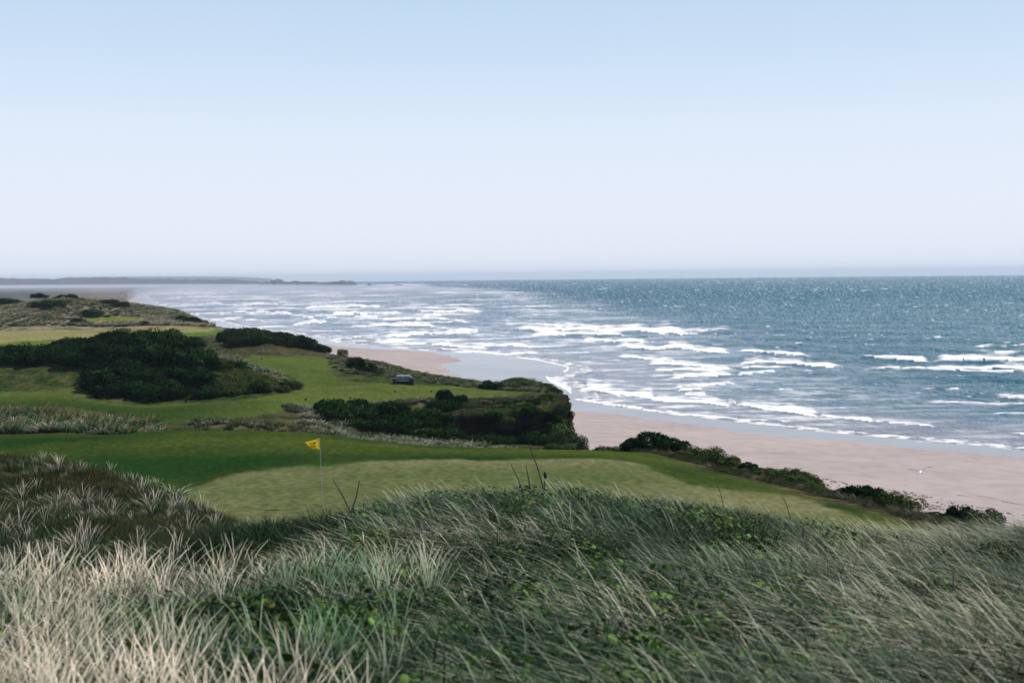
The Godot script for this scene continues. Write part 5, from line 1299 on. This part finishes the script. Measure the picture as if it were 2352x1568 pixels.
# ------------------------------------------------------------------ things
func bevel_box(st: SurfaceTool, c: Vector3, s: Vector3, b: float, sd := 0, rough := 0.0) -> void:
	var nz := FastNoiseLite.new()
	nz.seed = sd
	nz.frequency = 2.5
	var faces := [[0, 1, 2], [1, 2, 0], [2, 0, 1]]
	var n := 5
	for f in faces:
		for sgn in [-1.0, 1.0]:
			for i in n:
				for j in n:
					var quad := []
					for q in [[i, j], [i + 1, j], [i + 1, j + 1], [i, j + 1]]:
						var p := Vector3()
						p[f[0]] = sgn
						p[f[1]] = q[0] * 2.0 / n - 1.0
						p[f[2]] = q[1] * 2.0 / n - 1.0
						var w := p * s * 0.5
						var inner := Vector3(clampf(w.x, -s.x * 0.5 + b, s.x * 0.5 - b), clampf(w.y, -s.y * 0.5 + b, s.y * 0.5 - b), clampf(w.z, -s.z * 0.5 + b, s.z * 0.5 - b))
						var e := w - inner
						if e.length() > 0.0: w = inner + e.normalized() * minf(e.length(), b)
						w += c
						w += Vector3(nz.get_noise_3dv(w), nz.get_noise_3dv(w + Vector3(9, 0, 0)), nz.get_noise_3dv(w + Vector3(0, 9, 0))) * rough
						quad.append(w)
					var order := [0, 1, 2, 0, 2, 3] if sgn < 0.0 else [0, 2, 1, 0, 3, 2]
					for k in order: st.add_vertex(quad[k])

func boxed(c: Vector3, s: Vector3, b: float, sd := 0, rough := 0.0) -> ArrayMesh:
	var st := SurfaceTool.new()
	st.begin(Mesh.PRIMITIVE_TRIANGLES)
	bevel_box(st, c, s, b, sd, rough)
	st.index()
	st.generate_normals()
	return st.commit()

func build_things() -> void:
	# flagstick on the green
	var gy := ground(FLAG.x, FLAG.y)
	var fl := thing("golf_flag", Vector3(FLAG.x, gy, FLAG.y), "yellow flag on a thin pale flagstick in the putting green", "golf flag")
	var st := SurfaceTool.new()
	st.begin(Mesh.PRIMITIVE_TRIANGLES)
	tube(st, [Vector3(0.012, -0.15, 0), Vector3(0.008, 0.7, 0), Vector3(0, 1.4, 0), Vector3(-0.03, 2.14, 0)], [0.0085, 0.008, 0.007, 0.006], 8)
	st.generate_normals()
	var pm := mat(Color(0.38, 0.39, 0.42), 0.45, false)
	put("flagstick", st.commit(), pm, fl)
	var knob := SphereMesh.new()
	knob.radius = 0.018
	knob.height = 0.036
	put("knob", knob, mat(Color(0.03, 0.03, 0.03), 0.4, false), fl).position = Vector3(-0.03, 2.155, 0)
	var cup := CylinderMesh.new()
	cup.top_radius = 0.054
	cup.bottom_radius = 0.054
	cup.height = 0.012
	put("hole", cup, mat(Color(0.015, 0.015, 0.012), 0.8, false), fl).position.y = 0.003
	var im := Image.create(256, 224, false, Image.FORMAT_RGB8)
	im.fill(Color(0.93, 0.80, 0.10))
	for y in 224:
		for x in 256:
			var dx := (x - 156.0) / 34.0
			var dy := (y - 82.0) / 24.0
			if dx * dx + dy * dy < 1.0: im.set_pixel(x, y, Color(0.17, 0.075, 0.03))
			var s := Vector2(x - 166.0 - (66.0 - y) * 0.35, 0).length()
			if y > 28 and y < 66 and s < 4.0: im.set_pixel(x, y, Color(0.40, 0.33, 0.02))
	rng.seed = 77
	for line in 2:   # the print is too small to read: strokes the size of its letters, in two rows on an arc
		for k in 7:
			var lx := 70 + k * 22 + line * 8
			var ly := 124 + line * 30 + int(pow((k - 3.0) / 3.0, 2.0) * 8.0)
			if line == 1 and k > 5: continue
			for part in 3:
				var ver := rng.randf() < 0.5
				im.fill_rect(Rect2i(lx + rng.randi() % 9, ly + rng.randi() % 9, 4 if ver else 11, 15 if ver else 4), Color(0.36, 0.29, 0.02))
	st = SurfaceTool.new()
	st.begin(Mesh.PRIMITIVE_TRIANGLES)
	var cols := 22
	var rows := 14
	for j in rows + 1:
		for i in cols + 1:
			var u := float(i) / cols
			var w := float(j) / rows
			var left := lerpf(0.43, 0.325, w)
			var x := -0.03 - u * left - 0.002
			var y := 2.13 - lerpf(lerpf(0.0, -0.0, w), 0.0, u) - w * lerpf(0.375, 0.27, u) - u * 0.115 * (1.0 - w) * 1.0 - u * w * 0.005
			y += 0.016 * sin(u * 7.0) * w - 0.02 * sin(u * PI) * (1.0 - w)
			var z := 0.055 * sin(u * 8.5 + w * 2.2) * u + 0.03 * sin(w * 7.0 + u * 2.0) * u
			st.set_uv(Vector2(1.0 - u, w))
			st.add_vertex(Vector3(x, y, z))
			if i < cols and j < rows:
				var a := j * (cols + 1) + i
				for k in [a, a + cols + 1, a + 1, a + 1, a + cols + 1, a + cols + 2]: st.add_index(k)
	st.generate_normals()
	var fm := StandardMaterial3D.new()
	fm.albedo_texture = ImageTexture.create_from_image(im)
	fm.roughness = 0.75
	fm.backlight_enabled = true
	fm.backlight = lin(0.7, 0.7, 0.7)
	put("flag_cloth", st.commit(), fm, fl)

	# heavy weathered bench
	var by := ground(BENCH.x, BENCH.y)
	var b := thing("stone_bench", Vector3(BENCH.x, by, BENCH.y), "massive grey weathered bench with block arms on the plateau fairway edge", "bench", "", 0.06)
	var sm := mat(Color(0.33, 0.35, 0.35), 0.85, false)
	sm.albedo_texture = noise_tex(71, 0.02, 0.45, 1.2, 5)
	tri(sm, 0.8, false)
	var dm := mat(Color(0.05, 0.053, 0.056), 0.9, false)  # darker copy of the same stone: shade painted into arms and seat
	dm.albedo_texture = sm.albedo_texture
	tri(dm, 0.8, false)
	put("armrest", boxed(Vector3(-0.79, 0.27, 0.12), Vector3(0.37, 0.66, 0.95), 0.05, 1, 0.02), dm, b)
	put("armrest", boxed(Vector3(0.79, 0.27, 0.12), Vector3(0.38, 0.66, 0.95), 0.06, 2, 0.02), dm, b)
	put("seat", boxed(Vector3(0, 0.30, 0.12), Vector3(1.22, 0.09, 0.75), 0.02, 3, 0.01), dm, b)
	put("base_log", boxed(Vector3(0, 0.08, 0.0), Vector3(1.22, 0.3, 0.4), 0.08, 4, 0.02), dm, b)
	var back := SurfaceTool.new()
	back.begin(Mesh.PRIMITIVE_TRIANGLES)
	var n := 26
	for i in n:
		for q in 6:
			pass
	var ring := []
	for i in n + 1:
		var u := float(i) / n
		var x := lerpf(-0.72, 0.74, u)
		var top := 0.84 - 0.16 * pow(absf(u - 0.45) * 2.0, 4.0) + 0.03 * sin(u * 9.0) + 0.018 * sin(u * 23.0)
		ring.append([Vector3(x, 0.36, -0.18), Vector3(x, lerpf(0.36, top, 0.6), -0.235), Vector3(x, top - 0.03, -0.28), Vector3(x, top, -0.36), Vector3(x, top - 0.05, -0.44), Vector3(x, 0.36, -0.40)])
	for i in n:
		for q in 6:
			var r := (q + 1) % 6
			for p in [ring[i][q], ring[i + 1][q], ring[i][r], ring[i][r], ring[i + 1][q], ring[i + 1][r]]: back.add_vertex(p)
	for q in range(1, 5):
		for p in [ring[0][0], ring[0][q], ring[0][q + 1]]: back.add_vertex(p)
		for p in [ring[n][0], ring[n][q + 1], ring[n][q]]: back.add_vertex(p)
	back.index()
	back.generate_normals()
	put("backrest", back.commit(), sm, b)

	# low bench, post and bin by the far tee
	var fy := ground(FARBENCH.x, FARBENCH.y)
	var fb := thing("log_bench", Vector3(FARBENCH.x, fy, FARBENCH.y), "small dark low bench at the left end of the far tee", "bench", "", 0.3)
	put("seat", boxed(Vector3(0, 0.5, 0), Vector3(1.8, 0.16, 0.6), 0.03, 5, 0.02), dm, fb)
	put("leg", boxed(Vector3(-0.7, 0.2, 0), Vector3(0.3, 0.5, 0.5), 0.03, 6, 0.02), dm, fb)
	put("leg", boxed(Vector3(0.7, 0.2, 0), Vector3(0.3, 0.5, 0.5), 0.03, 7, 0.02), dm, fb)
	var black := mat(Color(0.012, 0.014, 0.014), 0.7, false)
	var px := FARBENCH.x + 0.75
	var pz := FARBENCH.y - 1.0
	var post := thing("tee_post", Vector3(px, ground(px, pz), pz), "thin dark post behind the low bench at the far tee", "post")
	put("shaft", boxed(Vector3(0, 0.6, 0), Vector3(0.16, 1.5, 0.16), 0.02), black, post)
	put("cap", boxed(Vector3(0, 1.38, 0), Vector3(0.2, 0.1, 0.2), 0.02), black, post)
	var sg := thing("tee_sign", Vector3(SIGN.x, ground(SIGN.x, SIGN.y), SIGN.y), "small dark upright sign box behind the far tee lawn", "sign")
	put("panel", boxed(Vector3(0, 0.55, 0), Vector3(0.34, 0.75, 0.25), 0.03), black, sg)
	put("post", boxed(Vector3(0, 0.1, 0), Vector3(0.14, 0.5, 0.14), 0.02), black, sg)

	# tee markers and a stake
	var where := ["on the fairway lawn in front of the bench", "on the fairway lawn right of the bench front", "near the lower edge of the plateau fairway", "lower left of the bench by the plateau's edge", "lowest of all, on the left part of the plateau fairway", "on the upper fairway beyond the thicket's foot", "highest up, at the far end of the upper fairway"]
	for q in range(0, TEE_MARKERS.size(), 2):
		var mx: float = TEE_MARKERS[q]
		var mz: float = TEE_MARKERS[q + 1]
		var o := thing("tee_marker", Vector3(mx, ground(mx, mz), mz), "small dark tee marker " + where[q / 2], "tee marker", "tee markers on the plateau")
		var ball := SphereMesh.new()
		ball.radius = 0.09
		ball.height = 0.16
		ball.radial_segments = 14
		ball.rings = 7
		put("ball", ball, black, o).position.y = 0.09
		put("spike", boxed(Vector3(0, 0.0, 0), Vector3(0.03, 0.12, 0.03), 0.005), black, o)
	var kx: float = MARKER[0]
	var kz: float = MARKER[1]
	var stake := thing("marker_stake", Vector3(kx, ground(kx, kz), kz), "short dark slanted stake on the fairway before the black thicket", "stake")
	st = SurfaceTool.new()
	st.begin(Mesh.PRIMITIVE_TRIANGLES)
	tube(st, [Vector3(0, -0.05, 0), Vector3(0.07, 0.34, 0)], [0.06, 0.055], 8)
	st.generate_normals()
	put("shaft", st.commit(), black, stake)
	put("cap", boxed(Vector3(0.075, 0.36, 0), Vector3(0.14, 0.06, 0.12), 0.02), black, stake)

	# dead flower stalks on the dune crest
	var stalk := mat(Color(0.022, 0.045, 0.030), 0.55, false)
	var sets := [[STALKS_A, "two dark bare stalks in a V on the dune crest below the flag"], [STALKS_B, "group of tall dark stalks with a bud on the highest dune crest"]]
	for s in sets:
		make_stalks(s[0], s[1], stalk)
	make_stalks(STALKS_C.slice(0, 6), "single thin dark stalk right of centre before the pale green", stalk, 0.004)
	make_stalks(STALKS_C.slice(6, 12), "single thin dark stalk farthest right before the pale green", stalk, 0.004)

	build_gull()
	build_beach_litter()

func make_stalks(d: Array, label: String, m: Material, thick := 0.0075) -> void:
	var base := Vector3(d[0], ground(d[0], d[2]), d[2])
	var o := thing("dead_stalks", base, label, "plant stalk", "dark stalks on the dune crest")
	for q in range(0, d.size(), 6):
		var a := Vector3(d[q], d[q + 1], d[q + 2]) - base
		var b := Vector3(d[q + 3], d[q + 4], d[q + 5]) - base
		var st := SurfaceTool.new()
		st.begin(Mesh.PRIMITIVE_TRIANGLES)
		var low := Vector3(a.x + (a.x - b.x) * 0.4, -0.05, a.z)
		var bend := (a + b) * 0.5 + Vector3(0.012, 0, 0)
		tube(st, [low, a, bend, b], [thick * 1.3, thick * 1.15, thick, thick * 0.6], 7)
		st.generate_normals()
		put("stalk", st.commit(), m, o)
	if d.size() == 24:
		var bud := SphereMesh.new()
		bud.radius = 0.022
		bud.height = 0.09
		var p := put("bud", bud, m, o)
		p.position = Vector3(d[21], d[22], d[23]) - base

func build_gull() -> void:
	# one continuous body: trunk, neck and head, tail and both wings
	var st := SurfaceTool.new()
	st.begin(Mesh.PRIMITIVE_TRIANGLES)
	var white := Color(0.80, 0.80, 0.80)
	var grey := Color(0.26, 0.27, 0.29)
	var tipc := Color(0.05, 0.05, 0.055)
	# trunk along +x (beak to +x)
	var sta := [[0.30, 0.005, 0.0, 0], [0.265, 0.014, 0.004, 0], [0.25, 0.024, 0.008, 1], [0.215, 0.036, 0.012, 1], [0.17, 0.040, 0.008, 1], [0.10, 0.056, -0.004, 1], [0.02, 0.070, -0.012, 1], [-0.08, 0.066, -0.010, 1], [-0.17, 0.044, 0.0, 1], [-0.23, 0.026, 0.006, 1], [-0.30, 0.05, 0.008, 2], [-0.36, 0.06, 0.008, 2]]
	var seg := 12
	for i in sta.size() - 1:
		for q in seg:
			var quad := []
			for e in [[i, q], [i + 1, q], [i + 1, q + 1], [i, q + 1]]:
				var d: Array = sta[e[0]]
				var a: float = e[1] * TAU / seg
				var ry: float = 0.008 if d[3] == 2 else d[1]
				quad.append(Vector3(d[0], d[2] + sin(a) * ry, cos(a) * d[1]))
			var c := Color(0.7, 0.5, 0.08) if sta[i][3] == 0 else white
			for k in [0, 1, 2, 0, 2, 3]:
				st.set_color(c)
				st.add_vertex(quad[k])
	for sgn in [-1.0, 1.0]:
		var w := [[0.03, 0.02, 0.07, -0.10], [0.16, 0.13, 0.085, -0.085], [0.30, 0.22, 0.09, -0.06], [0.44, 0.255, 0.07, -0.05], [0.57, 0.27, 0.03, -0.06], [0.68, 0.275, -0.03, -0.075]]
		for i in w.size() - 1:
			var prof := []
			for e in 2:
				var d: Array = w[i + e]
				var z: float = d[0] * sgn
				var th: float = 0.016 * (1.0 - d[0]) + 0.003
				var y: float = d[1] if sgn > 0.0 else d[1] * 0.62
				prof.append([Vector3(d[2], y, z), Vector3(lerpf(d[2], d[3], 0.35), y + th, z), Vector3(d[3], y - 0.006, z), Vector3(lerpf(d[2], d[3], 0.35), y - th * 0.4, z)])
			for q in 4:
				var r := (q + 1) % 4
				var order := [prof[0][q], prof[1][q], prof[0][r], prof[0][r], prof[1][q], prof[1][r]]
				if sgn > 0.0: order.reverse()
				var c := grey if q < 2 else white
				if i >= 3: c = c.lerp(tipc, 0.5 if i == 3 else 1.0)
				for p in order:
					st.set_color(c)
					st.add_vertex(p)
	st.index()
	st.generate_normals()
	var g := thing("seagull", GULL, "white seagull gliding low over the sand at right", "seagull", "", 0.0)
	var m := mat(Color(1, 1, 1), 0.7)
	var o := put("body", st.commit(), m, g)
	o.rotation = Vector3(0.0, deg_to_rad(62.0), 0.0)
	o.rotate_object_local(Vector3.RIGHT, deg_to_rad(-6.0))
	var eye := SphereMesh.new()
	eye.radius = 0.006
	eye.height = 0.012
	for s in [-1.0, 1.0]:
		var e := put("eye", eye, mat(Color(0.01, 0.01, 0.01), 0.2, false), g)
		e.position = o.basis * Vector3(0.225, 0.02, 0.031 * s)

func build_beach_litter() -> void:
	# scattered weed and twigs on the dry sand
	var st := SurfaceTool.new()
	st.begin(Mesh.PRIMITIVE_TRIANGLES)
	bevel_box(st, Vector3(0, 0.04, 0), Vector3(0.5, 0.10, 0.16), 0.03, 8, 0.08)
	st.index()
	st.generate_normals()
	var weed := st.commit()
	var p := poly(WEED)
	rng.seed = 405
	var list := []
	for q in 4500:
		var x := rng.randf_range(30.0, 52.0)
		var z := rng.randf_range(-128.0, -98.0)
		if not Geometry2D.is_point_in_polygon(Vector2(x, z), p) or grid_at(inland, x, z) > -2.0: continue
		if n_mid.get_noise_2d(x, z) + rng.randf_range(-0.4, 0.4) < 0.0: continue
		var s := -offshore(x, z)
		list.append([0, Transform3D(Basis(Vector3.UP, rng.randf_range(-0.6, 0.6)).scaled(Vector3.ONE * rng.randf_range(0.12, 0.9) * rng.randf_range(0.3, 0.9)), Vector3(x, beach_y(s) + 0.02, z)), Color(1, 1, 1) * rng.randf_range(0.6, 1.4)])
	scatter("seaweed", [weed], mat(Color(0.09, 0.07, 0.055), 0.9), list, "dark flecks of seaweed and twigs strewn on the dry sand")
	# wheel tracks
	var tm := mat(Color(0.245, 0.195, 0.185), 0.95, false)
	for line in [TRACKS, TRACKS_INNER]:
		var pts := poly(line)
		st = SurfaceTool.new()
		st.begin(Mesh.PRIMITIVE_TRIANGLES)
		var path := []
		for i in pts.size() - 1:
			for k in 40: path.append(pts[i].lerp(pts[i + 1], k / 40.0))
		for i in path.size() - 1:
			var quad := []
			for e in [[i, -1.0], [i, 1.0], [i + 1, 1.0], [i + 1, -1.0]]:
				var c: Vector2 = path[e[0]]
				var t: Vector2 = (path[mini(e[0] + 1, path.size() - 1)] - path[maxi(e[0] - 1, 0)]).normalized()
				var wob := 0.10 + 0.03 * sin(e[0] * 1.7)
				c += Vector2(-t.y, t.x) * e[1] * wob
				var s := -offshore(c.x, c.y)
				quad.append(Vector3(c.x, beach_y(s) + n_big.get_noise_2d(c.x, c.y) * 0.06 + n_mid.get_noise_2d(c.x * 0.5, c.y * 1.5) * 0.012 + 0.02, c.y))
			for k in [0, 1, 2, 0, 2, 3]: st.add_vertex(quad[k])
		st.generate_normals()
		tag(put("wheel_track", st.commit(), tm), "darker wheel track curving across the dry sand at right", "", "", "structure")

func offshore(x: float, z: float) -> float:
	var u := int(clampf((atan2(x, -z) - A0) / (A1 - A0) * 375.0, 0, 374))
	var v := int(clampf((0.5 * log(x * x + z * z) - L0) / (L1 - L0) * 400.0, 0, 399))
	return offshore_img.get_pixel(u, v).r
